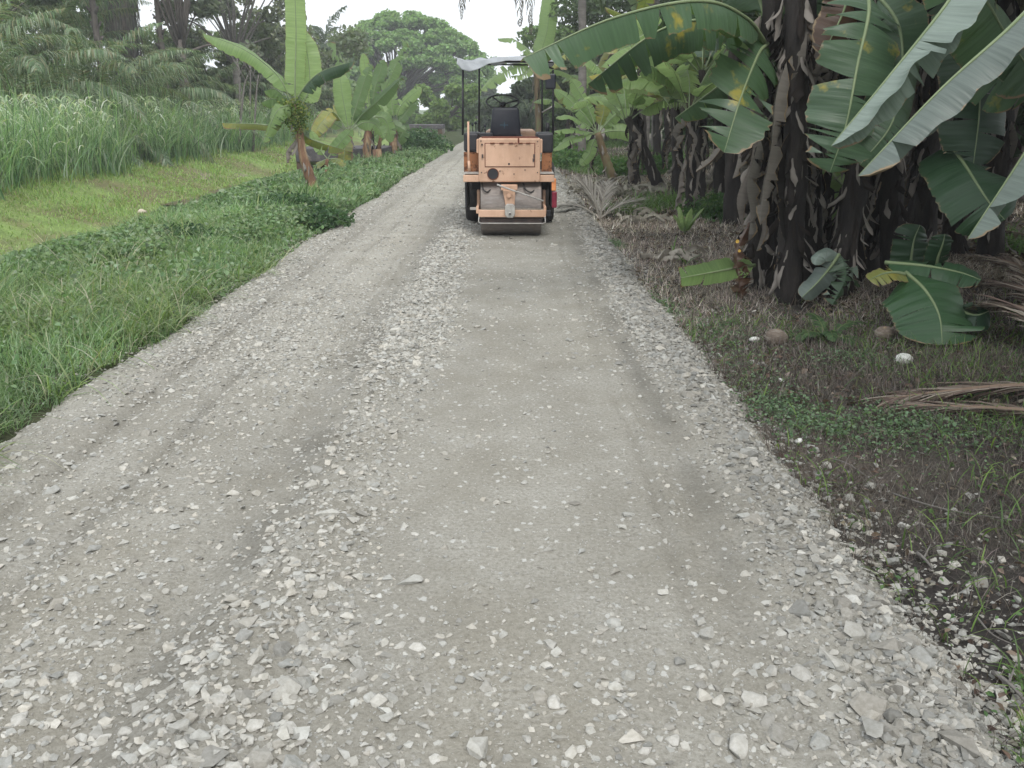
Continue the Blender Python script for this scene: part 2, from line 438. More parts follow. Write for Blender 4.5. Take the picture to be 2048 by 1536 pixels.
ground = link('ground', grid_mesh('ground', xs, ys, ground_h, [M['ground']], ground_col)); tag(ground, kind='structure')

# ------------------------------------------------------------------ gravel road
m, n, out = mat_new('crushed_limestone_road')
a = nd(n, 'ShaderNodeAttribute', attribute_name='col')
base = mixc(n, ramp(n, noise(n, 2.2, 5, 0.6), [(0.35, (0, 0, 0)), (0.65, (1, 1, 1))]), (0.258, 0.245, 0.210), (0.332, 0.321, 0.287))
base = mixc(n, ramp(n, noise(n, 60, 5, 0.75), [(0.42, (0, 0, 0)), (0.70, (1, 1, 1))]), base, (0.19, 0.178, 0.148))
vor = nd(n, 'ShaderNodeTexVoronoi'); vor.inputs['Scale'].default_value = 75
tc = n.nodes.new('ShaderNodeTexCoord'); wn = n.nodes.new('ShaderNodeTexNoise'); wn.inputs['Scale'].default_value = 55; wn.inputs['Detail'].default_value = 3
n.links.new(tc.outputs['Object'], wn.inputs[0])
wa = nd(n, 'ShaderNodeVectorMath', operation='MULTIPLY_ADD'); wa.inputs[1].default_value = (.034, .034, .034); n.links.new(wn.outputs['Color'], wa.inputs[0]); n.links.new(tc.outputs['Object'], wa.inputs[2])
n.links.new(wa.outputs[0], vor.inputs[0])
chips = ramp(n, vor.outputs['Distance'], [(0.16, (1, 1, 1)), (0.26, (0, 0, 0))])
sep = n.nodes.new('ShaderNodeSeparateColor'); n.links.new(vor.outputs['Color'], sep.inputs[0])
pick = ramp(n, sep.outputs[0], [(0.55, (0, 0, 0)), (0.62, (1, 1, 1))])
chipm = mixc(n, 1.0, chips, pick, 'MULTIPLY')
base = mixc(n, chipm, base, (0.43, 0.425, 0.40))
v2 = nd(n, 'ShaderNodeTexVoronoi'); v2.inputs['Scale'].default_value = 24
mp = n.nodes.new('ShaderNodeMapping'); mp.inputs['Scale'].default_value = (1, 0.8, 1); n.links.new(wa.outputs[0], mp.inputs[0]); n.links.new(mp.outputs[0], v2.inputs[0])
s2 = n.nodes.new('ShaderNodeSeparateColor'); n.links.new(v2.outputs['Color'], s2.inputs[0])
c2 = mixc(n, 1.0, ramp(n, v2.outputs['Distance'], [(0.20, (1, 1, 1)), (0.30, (0, 0, 0))]), ramp(n, s2.outputs[1], [(0.74, (0, 0, 0)), (0.78, (1, 1, 1))]), 'MULTIPLY')
base = mixc(n, c2, base, (0.44, 0.435, 0.41))
base = mixc(n, 1.0, base, a.outputs[0], 'MULTIPLY')
h1 = noise(n, 130, 5, 0.75)
b1 = bump(n, h1, 0.55, 0.006)
b2 = n.nodes.new('ShaderNodeBump'); b2.inputs['Strength'].default_value = 0.5; b2.inputs['Distance'].default_value = 0.012
n.links.new(chipm, b2.inputs['Height']); n.links.new(b1, b2.inputs['Normal'])
b3 = n.nodes.new('ShaderNodeBump'); b3.inputs['Strength'].default_value = 0.6; b3.inputs['Distance'].default_value = 0.02
n.links.new(noise(n, 30, 5, .7), b3.inputs['Height']); n.links.new(b2.outputs[0], b3.inputs['Normal'])
principled(n, out, base, 0.95, b3.outputs[0], 0, 0.15)
M['road'] = m

def road_col(x, y, z):
    n2 = fbm(x * 2.0, y * 0.8, 61, 4)
    c = np.ones((len(x), 3)) * (1.0 + 0.10 * n2)[:, None]
    wob = 0.06 * fbm(y * 0.5, y * 0 + 2.2, 31, 2)
    # dark loosened soil in the windrows, shade painted beside the ridge and in ruts; pale dust in the left wheel lane and far off
    br = np.clip(0.75 + 1.1 * fbm(x * 5, y * 2.2, 68, 4), 0.1, 1.5)
    dk = br * np.exp(-((x + 1.0 - wob) / 0.15) ** 2) * 0.30 + br * np.exp(-((x - 1.1 - wob) / 0.17) ** 2) * 0.22 + br * np.exp(-((x - 0.80 - wob) / 0.09) ** 2) * 0.24 + br * np.exp(-((x + 1.72 - wob * 1.2) / 0.045) ** 2) * 0.20 + br * np.exp(-((x - 0.60 - wob * 1.2) / 0.04) ** 2) * 0.12 + br * np.exp(-((x + 2.12 - wob) / 0.08) ** 2) * 0.12
    c *= (1 - dk)[:, None]
    pale = np.exp(-((x + 1.65) / 0.38) ** 2) * sstep(4, 10, y) * 0.18 + 0.10 * sstep(12, 24, y)
    c *= (1 + pale)[:, None]
    warm = sstep(0.1, 0.6, fbm(x * 1.5, y * 0.5, 66, 3)) * 0.5
    c *= (1 - warm[:, None] * np.array([[0.0, 0.02, 0.06]]))
    return c

def road_rows():
    y = 0.6; o = []
    while y < 150: o.append(y); y += max(0.016, 0.0042 * y if y < 20 else 0.008 * y)
    return np.array(o)
rxs = np.arange(-3.05, 1.72, 0.019)
road = link('road', grid_mesh('road', rxs, road_rows(), road_h, [M['road']], road_col)); tag(road, kind='structure')

# ------------------------------------------------------------------ stones
def hull_rock(seed, npts=16, flat=0.62, el=1.0):
    r = random.Random(seed); bm = bmesh.new()
    for i in range(npts):
        v = Vector((r.gauss(0, 1), r.gauss(0, 1), r.gauss(0, 1))).normalized() * r.uniform(0.75, 1.1)
        bm.verts.new((v.x * el, v.y, v.z * flat))
    res = bmesh.ops.convex_hull(bm, input=bm.verts)
    dl = [g for g in res['geom_interior'] if isinstance(g, bmesh.types.BMVert)] + [v for v in bm.verts if not v.link_faces]
    if dl: bmesh.ops.delete(bm, geom=list(set(dl)), context='VERTS')
    bm.verts.ensure_lookup_table()
    V = np.array([v.co[:] for v in bm.verts]); T = np.array([[l.vert.index for l in f.loops] for f in bm.faces])
    bm.verts.index_update(); T = np.array([[v.index for v in f.verts] for f in bm.faces])
    bm.free(); return V, T

m, n, out = mat_new('limestone_chip')
a = nd(n, 'ShaderNodeAttribute', attribute_name='col')
f = ramp(n, noise(n, 55, 5, 0.7), [(0.3, (0.78, 0.77, 0.73)), (0.65, (1.1, 1.1, 1.1))])
principled(n, out, mixc(n, 1.0, a.outputs[0], f, 'MULTIPLY'), 0.85, bump(n, noise(n, 90, 4, 0.7), 0.5, 0.004), 0, 0.25)
M['chip'] = m

rng = np.random.default_rng(5)
SH = [hull_rock(s, int(rng.integers(9, 16)), rng.uniform(0.48, 0.85), rng.uniform(1.0, 1.55)) for s in range(18)]

def rot_rand(nm, tilt=0.35):
    a = rng.uniform(0, 2 * np.pi, nm); b = rng.normal(0, tilt, nm); c = rng.normal(0, tilt, nm)
    ca, sa, cb, sb, cc_, sc = np.cos(a), np.sin(a), np.cos(b), np.sin(b), np.cos(c), np.sin(c)
    Rz = np.zeros((nm, 3, 3)); Rz[:, 0, 0] = ca; Rz[:, 0, 1] = -sa; Rz[:, 1, 0] = sa; Rz[:, 1, 1] = ca; Rz[:, 2, 2] = 1
    Rx = np.zeros((nm, 3, 3)); Rx[:, 0, 0] = 1; Rx[:, 1, 1] = cb; Rx[:, 1, 2] = -sb; Rx[:, 2, 1] = sb; Rx[:, 2, 2] = cb
    Ry = np.zeros((nm, 3, 3)); Ry[:, 1, 1] = 1; Ry[:, 0, 0] = cc_; Ry[:, 0, 2] = sc; Ry[:, 2, 0] = -sc; Ry[:, 2, 2] = cc_
    return Rz @ Rx @ Ry

def stones(pos, size, col, embed=0.25, tilt=0.3):
    """returns V, T, cols"""
    sid = rng.integers(0, len(SH), len(pos)); VV = []; TT = []; CC = []; off = 0
    Rm = rot_rand(len(pos), tilt)
    for k, (V, T) in enumerate(SH):
        idx = np.where(sid == k)[0]
        if not len(idx): continue
        W = np.einsum('nij,vj->nvi', Rm[idx], V) * size[idx][:, None, None] + pos[idx][:, None, :]
        W[:, :, 2] += (size[idx] * (0.45 - embed))[:, None]
        VV.append(W.reshape(-1, 3)); CC.append(np.repeat(col[idx], len(V), 0))
        t = T[None] + (np.arange(len(idx)) * len(V))[:, None, None] + off
        TT.append(t.reshape(-1, 3)); off += len(idx) * len(V)
    return np.concatenate(VV), np.concatenate(TT), np.concatenate(CC)

def dens(x, y):
    wob = 0.06 * fbm(y * 0.5, y * 0 + 2.2, 31, 2)
    d = (0.12 - 0.07 * sstep(5, 9, y)) + 0.24 * np.clip(fbm(x * 1.2, y * 0.9, 81, 3) + 0.25, 0, 1)
    d += 1.25 * np.exp(-((x + 0.74 - wob) / 0.20) ** 2) + 1.5 * np.exp(-((x - 1.08 - wob) / 0.17) ** 2)
    d += 0.55 * np.exp(-((x + 2.35 - wob) / 0.22) ** 2) + (0.28 + 0.25 * sstep(8, 5, y)) * np.exp(-((x + 1.65) / 0.42) ** 2)
    tr = sstep(-0.5, -0.3, x) * sstep(0.72, 0.6, x)
    d *= 1 - 0.62 * tr * (1 - 0.8 * np.exp(-((y - 4.3) / 0.45) ** 2))
    d *= 1 - 0.7 * np.exp(-((x - 0.78 - wob) / 0.08) ** 2)
    d *= 1 - 0.55 * sstep(6, 10, y) * sstep(-1.0, -1.15, x) * sstep(-2.35, -2.15, x)
    d += 0.30 * sstep(2.9, 2.2, y)
    return np.clip(d, 0, 1)

def scatter(N, x0, x1, y0, y1, df, power=1.0):
    """screen-even scatter: density falls with distance"""
    out_ = []
    tot = 0
    while tot < N:
        k = N * 2
        u = rng.uniform(0, 1, k)
        if power == 1: yy = y0 * (y1 / y0) ** u
        elif power == 0: yy = y0 + (y1 - y0) * u
        else: q = 1 - power; yy = (y0 ** q + (y1 ** q - y0 ** q) * u) ** (1 / q)
        xx = rng.uniform(x0, x1, k)
        keep = rng.uniform(0, 1, k) < df(xx, yy)
        xx, yy = xx[keep], yy[keep]; out_.append(np.stack([xx, yy], 1)); tot += len(xx)
        if len(xx) == 0: break
    return np.concatenate(out_)[:N]

def stone_cols(N, lo=0.30, hi=0.56):
    b = rng.uniform(lo, hi, N); w_ = rng.uniform(-0.03, 0.03, N)
    b = np.where(rng.uniform(0, 1, N) < 0.22, b * 0.78, b * 1.06)
    return np.stack([b * (1.0 + w_), b * 0.975, b * (0.90 - w_)], 1)

SV = []; ST = []; SC = []; off = 0
for (N, y0, y1, smed, ssig, pw) in ((25000, 1.45, 9.0, 0.0066, 0.52, 0.7), (30000, 4.5, 17, 0.0095, 0.42, 0.9), (8000, 12, 34, 0.015, 0.35, 1.0)):
    p = scatter(N, -2.85, 1.5, y0, y1, lambda x, y: dens(x, y) * (sstep(y0, y0 * 1.6, y) if y0 > 2 else 1) * sstep(y1, y1 * .75, y), pw)
    ed = np.maximum(-2.85 + 0 * p[:, 1], -9)
    s = np.clip(smed * np.exp(rng.normal(0, ssig, len(p))), 0.004, 0.036)
    s *= 1 + 0.25 * sstep(2.9, 2.0, p[:, 1])
    z = surf_h(p[:, 0], p[:, 1])
    sc_ = stone_cols(len(p), 0.26, 0.43) * (1 - 0.30 * np.exp(-((p[:, 0] - 1.15) / 0.22) ** 2))[:, None]
    s = s * (1 + 0.5 * np.exp(-((p[:, 0] - 1.1) / 0.2) ** 2) + 0.3 * np.exp(-((p[:, 0] + 0.74) / 0.2) ** 2))
    v, t, c = stones(np.column_stack([p, z]), s, sc_, 0.42 , 0.22)
    SV.append(v); ST.append(t + off); SC.append(c); off += len(v)
# grit spilled over the right shoulder onto the dark soil
def dshoulder(x, y): return np.exp(-np.clip(x - 1.25, 0, 9) / 0.28) * (0.6 + 0.4 * sstep(4.5, 2.0, y))
p = scatter(6500, 1.12, 2.7, 1.5, 12, dshoulder, 1.3)
s = np.clip(0.0085 * np.exp(rng.normal(0, 0.5, len(p))), 0.003, 0.03)
v, t, c = stones(np.column_stack([p, surf_h(p[:, 0], p[:, 1])]), s, stone_cols(len(p), 0.16, 0.42), 0.25)
SV.append(v); ST.append(t + off); SC.append(c); off += len(v)
grav = link('gravel', np_mesh('gravel', np.concatenate(SV), [np.concatenate(ST)], [M['chip']], np.concatenate(SC)))
tag(grav, 'loose pale crushed limestone gravel strewn over the road', 'gravel', kind='stuff')

# larger stones one can single out near the camera
BIG = [(150, 1355, .05), (205, 1470, .045), (250, 1465, .04), (395, 1335, .03), (440, 1430, .055), (510, 1465, .045), (120, 1265, .03),
       (575, 1460, .05), (650, 1300, .04), (660, 1158, .033), (645, 1082, .036), (600, 1175, .028), (570, 1215, .028), (715, 1352, .045),
       (800, 1290, .034), (835, 1295, .04), (1100, 1290, .045), (1095, 1330, .033), (1110, 1405, .05), (985, 1380, .024), (845, 1240, .028),
       (1245, 1425, .035), (1235, 1358, .02), (955, 1345, .02), (1480, 1490, .07), (1510, 1400, .065), (1600, 1355, .06), (1545, 1340, .05),
       (1345, 1480, .04), (1290, 1500, .03), (1690, 1390, .032), (1710, 1378, .03), (1805, 1400, .036), (1845, 1415, .03), (1905, 1445, .045),
       (1985, 1490, .042), (1820, 1455, .025), (1870, 1470, .022), (1635, 1185, .034), (1660, 1200, .03), (1590, 1175, .026), (1600, 1120, .03),
       (1430, 1330, .034), (1395, 1335, .026), (1570, 1500, .03), (40, 1440, .045), (330, 1490, .03), (830, 1070, .030), (865, 1068, .026), (610, 925, .02),
       (980, 1040, .02), (870, 1520, .034), (1050, 1480, .03), (1160, 1500, .028), (740, 1500, .03), (1760, 1335, .026)]
for i, (u, v_, s) in enumerate(BIG):
    g = G(u, v_); V, T = hull_rock(300 + i, 22, random.Random(i).uniform(0.45, 0.7), random.Random(i + 9).uniform(1, 1.5))
    V = V * s * 0.55
    a = random.Random(i).uniform(0, 6.28); ca, sa = math.cos(a), math.sin(a)
    V = V @ np.array([[ca, sa, 0], [-sa, ca, 0], [0, 0, 1]])
    b = 0.34 + 0.12 * random.Random(i + 5).random()
    o = link('stone', np_mesh('stone', V, [T], [M['chip']], np.repeat([[b, b * .975, b * .91]], len(V), 0)))
    o.location = (g.x, g.y, gh(g.x, g.y) + s * 0.02)
    mdb = o.modifiers.new('bevel', 'BEVEL'); mdb.width = s * 0.04; mdb.segments = 1
    if g.x > 1.02: tag(o, 'pale limestone lump lying loose along the right edge of the gravel road', 'stone', 'stones along the right road edge')
    elif g.x < -0.45: tag(o, 'pale angular stone bedded in the left half of the gravel road', 'stone', 'stones in the left half of the road')
    else: tag(o, 'pale angular stone bedded in the rolled middle strip of the road', 'stone', 'stones in the rolled strip')
# ------------------------------------------------------------------ grass, weeds and litter
def blades(base, h, w, lean, az, bend, cols, seg=3, tipw=0.1):
    """tapered bent strips; arrays of length n"""
    n_ = len(base); t = np.linspace(0, 1, seg + 1)
    dx, dy = np.cos(az), np.sin(az); sx, sy = -dy, dx
    tw = rng.uniform(-0.9, 0.9, n_); ct, st = np.cos(tw), np.sin(tw)
    sx, sy = sx * ct + dx * st, sy * ct + dy * st
    V = np.zeros((n_, (seg + 1) * 2, 3))
    for i, tt in enumerate(t):
        ang = lean + bend * tt
        hor = h * tt * np.sin(lean + bend * tt * 0.6); ver = h * tt * np.cos(lean + bend * tt * 0.6)
        ww = w * (1 - (1 - tipw) * tt ** 1.6) * 0.5 * (0.55 + 0.45 * min(1, tt * 4 + .2))
        cx, cy, cz = base[:, 0] + dx * hor, base[:, 1] + dy * hor, base[:, 2] + ver
        V[:, i * 2] = np.stack([cx - sx * ww, cy - sy * ww, cz], 1)
        V[:, i * 2 + 1] = np.stack([cx + sx * ww, cy + sy * ww, cz], 1)
    q = np.array([[i * 2, i * 2 + 1, i * 2 + 3, i * 2 + 2] for i in range(seg)])
    Q = (q[None] + (np.arange(n_) * (seg + 1) * 2)[:, None, None]).reshape(-1, 4)
    return V.reshape(-1, 3), Q, np.repeat(cols, (seg + 1) * 2, 0)

def leafcards(pos, size, nrm_bias, cols, elong=1.5, fold=0.25, spread=1.0, nrm=None):
    """small pointed leaves: 6 verts, folded along the midline"""
    n_ = len(pos)
    N = rng.normal(0, 1, (n_, 3)) * spread; N[:, 2] += nrm_bias
    if nrm is not None: N += nrm
    N /= np.linalg.norm(N, axis=1)[:, None] + 1e-9
    A = rng.normal(0, 1, (n_, 3)); A[:, 2] -= 0.3
    A -= N * np.sum(A * N, 1)[:, None]; A /= np.linalg.norm(A, axis=1)[:, None] + 1e-9
    B = np.cross(N, A); s = size[:, None]
    L = s * elong
    up = N * s * fold
    V = np.stack([pos - A * L * .5, pos - A * L * .1 + B * s * .5 + up, pos + A * L * .25 + B * s * .38 + up * .8, pos + A * L * .5,
                  pos + A * L * .25 - B * s * .38 + up * .8, pos - A * L * .1 - B * s * .5 + up], 1)
    q = np.array([[0, 1, 2, 3], [0, 3, 4, 5]])
    Q = (q[None] + (np.arange(n_) * 6)[:, None, None]).reshape(-1, 4)
    return V.reshape(-1, 3), Q, np.repeat(cols, 6, 0)

def pal(n_, colors, wts=None, jit=0.18):
    cs = np.array(colors); k = rng.choice(len(cs), n_, p=None if wts is None else np.array(wts) / sum(wts))
    return np.clip(cs[k] * rng.uniform(1 - jit, 1 + jit, (n_, 1)) * rng.uniform(0.94, 1.06, (n_, 3)), 0, 1)

def combine(parts, name, mat, label, cat, kind='stuff'):
    V = []; Q = []; Cc = []; off = 0
    for v, q, c in parts: V.append(v); Q.append(q + off); Cc.append(c); off += len(v)
    o = link(name, np_mesh(name, np.concatenate(V), [np.concatenate(Q)], [mat], np.concatenate(Cc)))
    return tag(o, label, cat, kind=kind)

GR = [(0.135, 0.225, 0.10), (0.195, 0.295, 0.155), (0.075, 0.135, 0.06), (0.28, 0.37, 0.25), (0.37, 0.38, 0.29)]
GW = [4, 4, 2.5, 2.6, 1.2]

# lush verge grass left of the road
def verge_d(x, y):
    l, r = road_edges(y); e = l - 0.02 + 0.10 * fbm(y * 3, y * 0 + 4, 91, 2)
    return ((x < e) & (x > -6.2 + 0.5 * fbm(y * .3, y * 0, 92, 2))) * np.clip(0.75 + 0.5 * fbm(x * 1.1, y * 0.9, 93, 3), 0.15, 1)
prts = []
for N, y0, y1, hw in ((66000, 2.4, 9.0, 0.0062), (56000, 6, 18, 0.010), (36000, 12, 45, 0.022)):
    p = scatter(N, -6.6, -2.45, y0, y1, lambda x, y: verge_d(x, y) * (sstep(y0 * .9, y0 * 1.4, y) if y0 > 3 else 1) * sstep(y1 * 1.02, y1 * .7, y), 1.1)
    hm = 0.10 + 0.26 * np.clip(0.5 + 1.1 * fbm(p[:, 0] * 1.1, p[:, 1] * 0.9, 95, 4), 0, 1) ** 1.5
    hm *= 0.55 + 0.45 * sstep(-2.6, -3.1, p[:, 0]) ; hm *= 1 - 0.6 * sstep(-4.6, -6.0, p[:, 0])
    h = hm * rng.uniform(0.5, 1.5, len(p))
    b = np.column_stack([p, ground_h(p[:, 0], p[:, 1]) - 0.01])
    c = pal(len(p), GR, GW) * (0.82 + 0.5 * np.clip(.5 + fbm(p[:, 0] * .9, p[:, 1] * .7, 96, 3), 0, 1))[:, None]
    prts.append(blades(b, h, hw * rng.uniform(.6, 1.5, len(p)), np.abs(rng.normal(0.2, 0.25, len(p))), rng.normal(-0.2, 1.7, len(p)), rng.uniform(0.2, 1.5, len(p)), c))
p = scatter(11000, -5.5, -2.5, 2.4, 13, lambda x, y: verge_d(x, y) * sstep(0, .3, fbm(x * 1.3, y * 1.1, 98, 3)), 1.2)
prts.append(blades(np.column_stack([p, ground_h(p[:, 0], p[:, 1])]), rng.uniform(.28, .55, len(p)), rng.uniform(.007, .013, len(p)), rng.uniform(.1, .9, len(p)), rng.uniform(0, 6.28, len(p)),
                   rng.uniform(.6, 2.0, len(p)), pal(len(p), [(0.17, 0.25, 0.09), (0.26, 0.32, 0.18), (0.38, 0.37, 0.28), (0.12, 0.18, 0.07)], [4, 3, 1.4, 3]), 5))
combine(prts, 'verge_grass', M['grass'], 'lush green grass along the left edge of the gravel road', 'grass')

# broad-leaved weeds mixed in
def weed_d(x, y):
    l, r = road_edges(y)
    return ((x < l + 0.02) & (x > -5.4 + 0.8 * fbm(y * .5, y * 0, 192, 2))) * sstep(0.02, 0.45, fbm(x * 0.9, y * 0.7, 97, 3)) * 0.8 + 0.03 * (x < l)
prts = []
for N, y0, y1, sz in ((11000, 2.6, 8, 0.022), (15000, 7.5, 17, 0.034), (13000, 16, 42, 0.058)):
    p = scatter(N, -5.9, -2.5, y0, y1, weed_d, 1.1)
    z = ground_h(p[:, 0], p[:, 1]) + (0.04 + 0.22 * rng.uniform(0, 1, len(p)) ** 0.8) * (0.45 + 0.55 * sstep(-2.5, -3.0, p[:, 0]))
    c = pal(len(p), [(0.14, 0.22, 0.11), (0.19, 0.28, 0.15), (0.27, 0.34, 0.23), (0.08, 0.13, 0.065)], [4, 4, 3, 2])
    prts.append(leafcards(np.column_stack([p, z]), sz * rng.uniform(.35, 1.7, len(p)), 1.2, c, 1.4))
combine(prts, 'verge_weeds', M['fol'], 'low broad-leaved creeping weeds growing through the left verge', 'weeds')

# short fine grass in the ditch
def ditch_d(x, y): return ((x < -5.0) & (x > -11.6)) * np.clip(0.55 + 0.9 * fbm(x * 1.1, y * 0.35, 177, 3) * -1, 0.05, 1)
p = scatter(80000, -12, -5.0, 4.5, 48, ditch_d, 0.9)
hm = 0.05 + 0.10 * np.clip(0.5 + fbm(p[:, 0] * .7, p[:, 1] * .5, 101, 3), 0, 1) + 0.12 * sstep(-10.2, -11.3, p[:, 0])
c = pal(len(p), [(0.25, 0.36, 0.12), (0.31, 0.41, 0.17), (0.17, 0.26, 0.09), (0.31, 0.29, 0.18)], [4, 3, 2, 1.4])
prt = blades(np.column_stack([p, ground_h(p[:, 0], p[:, 1]) - .01]), hm * rng.uniform(.5, 1.5, len(p)), 0.0011 * p[:, 1] * rng.uniform(.6, 1.4, len(p)) + 0.004,
             np.abs(rng.normal(.2, .3, len(p))), rng.uniform(0, 6.28, len(p)), rng.uniform(.2, 1.3, len(p)), c, 2)
combine([prt], 'ditch_grass', M['grass'], 'short bright yellow-green grass covering the shallow ditch', 'grass')

# tall elephant grass on the far bank
prts = []
nc = 1500
cy = 7.5 * (52 / 7.5) ** rng.uniform(0, 1, nc); cx = -10.9 - rng.uniform(0, 1, nc) ** 1.2 * 7.5 - 0.4 * fbm(cy * .5, cy * 0, 104, 2)
for (k, hgt, wd, col, wt) in ((30, 1.85, 0.022, [(0.15, 0.26, 0.13), (0.22, 0.33, 0.20), (0.09, 0.16, 0.08), (0.34, 0.41, 0.32)], [3, 4, 2, 3]), (10, 2.35, 0.016, [(0.21, 0.35, 0.14), (0.30, 0.41, 0.25)], [1, 1])):
    bx = np.repeat(cx, k) + rng.normal(0, .20, nc * k); by = np.repeat(cy, k) + rng.normal(0, .20, nc * k)
    N = len(bx); hcl = np.repeat(rng.uniform(.7, 1.15, nc), k)
    h = hgt * hcl * rng.uniform(.55, 1.1, N)
    prts.append(blades(np.column_stack([bx, by, ground_h(bx, by)]), h, (wd + 0.0004 * by) * rng.uniform(.7, 1.3, N), np.abs(rng.normal(.08, .10, N)),
                       rng.uniform(0, 6.28, N), rng.uniform(.1, 1.5, N) ** 1.5, pal(N, col, wt), 5))
# drooping blades, white highlights put into their pale colour
N = 9000; i = rng.integers(0, nc, N); bx = cx[i] + rng.normal(0, .25, N); by = cy[i] + rng.normal(0, .25, N)
prts.append(blades(np.column_stack([bx, by, ground_h(bx, by) + rng.uniform(.6, 1.9, N)]), rng.uniform(.35, .7, N), 0.032 + 0.0005 * by, rng.uniform(.5, 1.0, N),
                   rng.uniform(0, 6.28, N), rng.uniform(1.2, 2.2, N), pal(N, [(0.38, 0.46, 0.32), (0.52, 0.55, 0.48)], None), 4))
combine(prts, 'elephant_grass', M['grass'], 'tall dense elephant grass with arching blades on the far ditch bank', 'tall grass')

# right side: dead stalks, litter, seedlings
prts = []
BR = [(0.13, 0.113, 0.100), (0.21, 0.185, 0.165), (0.07, 0.062, 0.056), (0.32, 0.29, 0.26), (0.15, 0.120, 0.107)]
def rd(x, y):
    l, r = road_edges(y)
    return (x > r + 0.06) * np.clip(0.5 + 0.7 * fbm(x * 1.2, y * 1.2, 111, 3), 0.05, 1) * (0.12 + 0.88 * sstep(2.6, 4.2, y))
for N, y0, y1, hw, h0 in ((60000, 1.8, 6, 0.0030, 0.050), (60000, 5, 14, 0.0055, 0.065), (24000, 13, 40, 0.014, 0.09)):
    p = scatter(N, 1.2, 9 if y0 > 5 else 5, y0, y1, rd, 1.2)
    c = pal(len(p), BR, [3, 3, 2, 1.2, 2]) * (0.85 + 0.70 * sstep(5, 9.5, p[:, 1]))[:, None] * (0.85 + 0.70 * sstep(5, 9.5, p[:, 1]))[:, None]
    prts.append(blades(np.column_stack([p, ground_h(p[:, 0], p[:, 1])]), h0 * rng.uniform(.5, 2.2, len(p)), hw * rng.uniform(.6, 1.5, len(p)), rng.uniform(.3, 1.5, len(p)),
                       rng.uniform(0, 6.28, len(p)), rng.uniform(-.5, .9, len(p)), c, 2))
combine(prts, 'dead_grass', M['drygrass'], 'brown withered grass stalks matted over the soil right of the road', 'dead grass')

prts = []
def rl(x, y):
    l, r = road_edges(y); return (x > r + 0.02) * (0.35 + 0.65 * sstep(1.8, 3.2, x)) * np.clip(0.6 + 0.6 * fbm(x * 1.7, y * 1.7, 115, 2), 0.1, 1)
for N, y0, y1, sz in ((14000, 1.8, 6, 0.015), (16000, 5, 15, 0.028), (8000, 14, 35, 0.05)):
    p = scatter(N, 1.2, 9, y0, y1, rl, 1.1)
    c = pal(len(p), [(0.15, 0.11, 0.085), (0.22, 0.18, 0.14), (0.07, 0.05, 0.04), (0.33, 0.29, 0.24)], [3, 2, 4, 0.9])
    prts.append(leafcards(np.column_stack([p, ground_h(p[:, 0], p[:, 1]) + .012]), sz * rng.uniform(.4, 1.5, len(p)), 2.2, c, 2.0, .35))
combine(prts, 'leaf_litter', M['drygrass'], 'dry brown leaf litter scattered under the banana plants', 'leaf litter')

# green seedlings right of the road, in patches seen in the photo
prts = []
PATCH = [(1500, 740, .28, .75), (1440, 650, .25, .5), (1320, 600, .15, .5), (1850, 845, .42, .30), (1780, 820, .3, .22), (1700, 700, .25, .2), (1230, 480, .1, .3), (1640, 830, .25, .25), (1560, 790, .2, .3)]
for (u, v_, rx, ry) in PATCH:
    g = G(u, v_); N = 700
    x = g.x + rng.normal(0, rx, N) * .6; y = g.y + rng.normal(0, ry, N) * .7
    k = x > road_edges(y)[1] + 0.03; x, y = x[k], y[k]
    prts.append(leafcards(np.column_stack([x, y, ground_h(x, y) + rng.uniform(.01, .06, len(x))]), rng.uniform(.008, .022, len(x)), 2.0,
                          pal(len(x), [(0.12, 0.19, 0.11), (0.18, 0.26, 0.16), (0.07, 0.11, 0.06)]), 1.2))
def sd(x, y):
    l, r = road_edges(y); return (x > r + .1) * sstep(0.0, .5, fbm(x * 1.1, y * .9, 121, 3))
p = scatter(4600, 1.3, 5, 1.9, 9, lambda x, y: np.clip(sd(x, y) + .10 * (x > road_edges(y)[1] + .1), 0, 1), 1.2)
prts.append(leafcards(np.column_stack([p, ground_h(p[:, 0], p[:, 1]) + rng.uniform(.01, .07, len(p))]), rng.uniform(.006, .018, len(p)), 1.5, pal(len(p), [(0.08, 0.15, 0.06), (0.12, 0.2, 0.08)]), 1.5))
combine(prts, 'seedlings', M['fol'], 'small green seedlings in patches beside the right road edge', 'seedlings')
prts = []
p = scatter(5200, 1.35, 4.8, 1.9, 8, lambda x, y: np.clip(sd(x, y) + .12 * (x > road_edges(y)[1] + .15), 0, 1), 1.2)
h = rng.uniform(.06, .20, len(p))
prts.append(blades(np.column_stack([p, ground_h(p[:, 0], p[:, 1])]), h, rng.uniform(.005, .010, len(p)), rng.uniform(.1, .7, len(p)), rng.uniform(0, 6.28, len(p)), rng.uniform(.4, 1.7, len(p)),
                   pal(len(p), [(0.11, 0.19, 0.05), (0.16, 0.24, 0.07), (0.08, 0.13, 0.05)]), 4))
def sd2(x, y):
    return (x > road_edges(y)[1] + .4) * sstep(0.05, .35, fbm(x * .5, y * .3, 131, 3))
p = scatter(26000, 1.6, 16, 10, 45, sd2, 1.0)
prts.append(blades(np.column_stack([p, ground_h(p[:, 0], p[:, 1])]), rng.uniform(.10, .42, len(p)), rng.uniform(.012, .03, len(p)), rng.uniform(.1, .7, len(p)), rng.uniform(0, 6.28, len(p)), rng.uniform(.4, 1.7, len(p)),
                   pal(len(p), [(0.09, 0.17, 0.05), (0.13, 0.22, 0.07), (0.07, 0.12, 0.04)]), 3))
combine(prts, 'sparse_grass', M['grass'], 'thin green grass tufts standing in the shaded soil on the right', 'grass')
# ------------------------------------------------------------------ leaf and plant builders
def smooth01(t): return t * t * (3 - 2 * t)

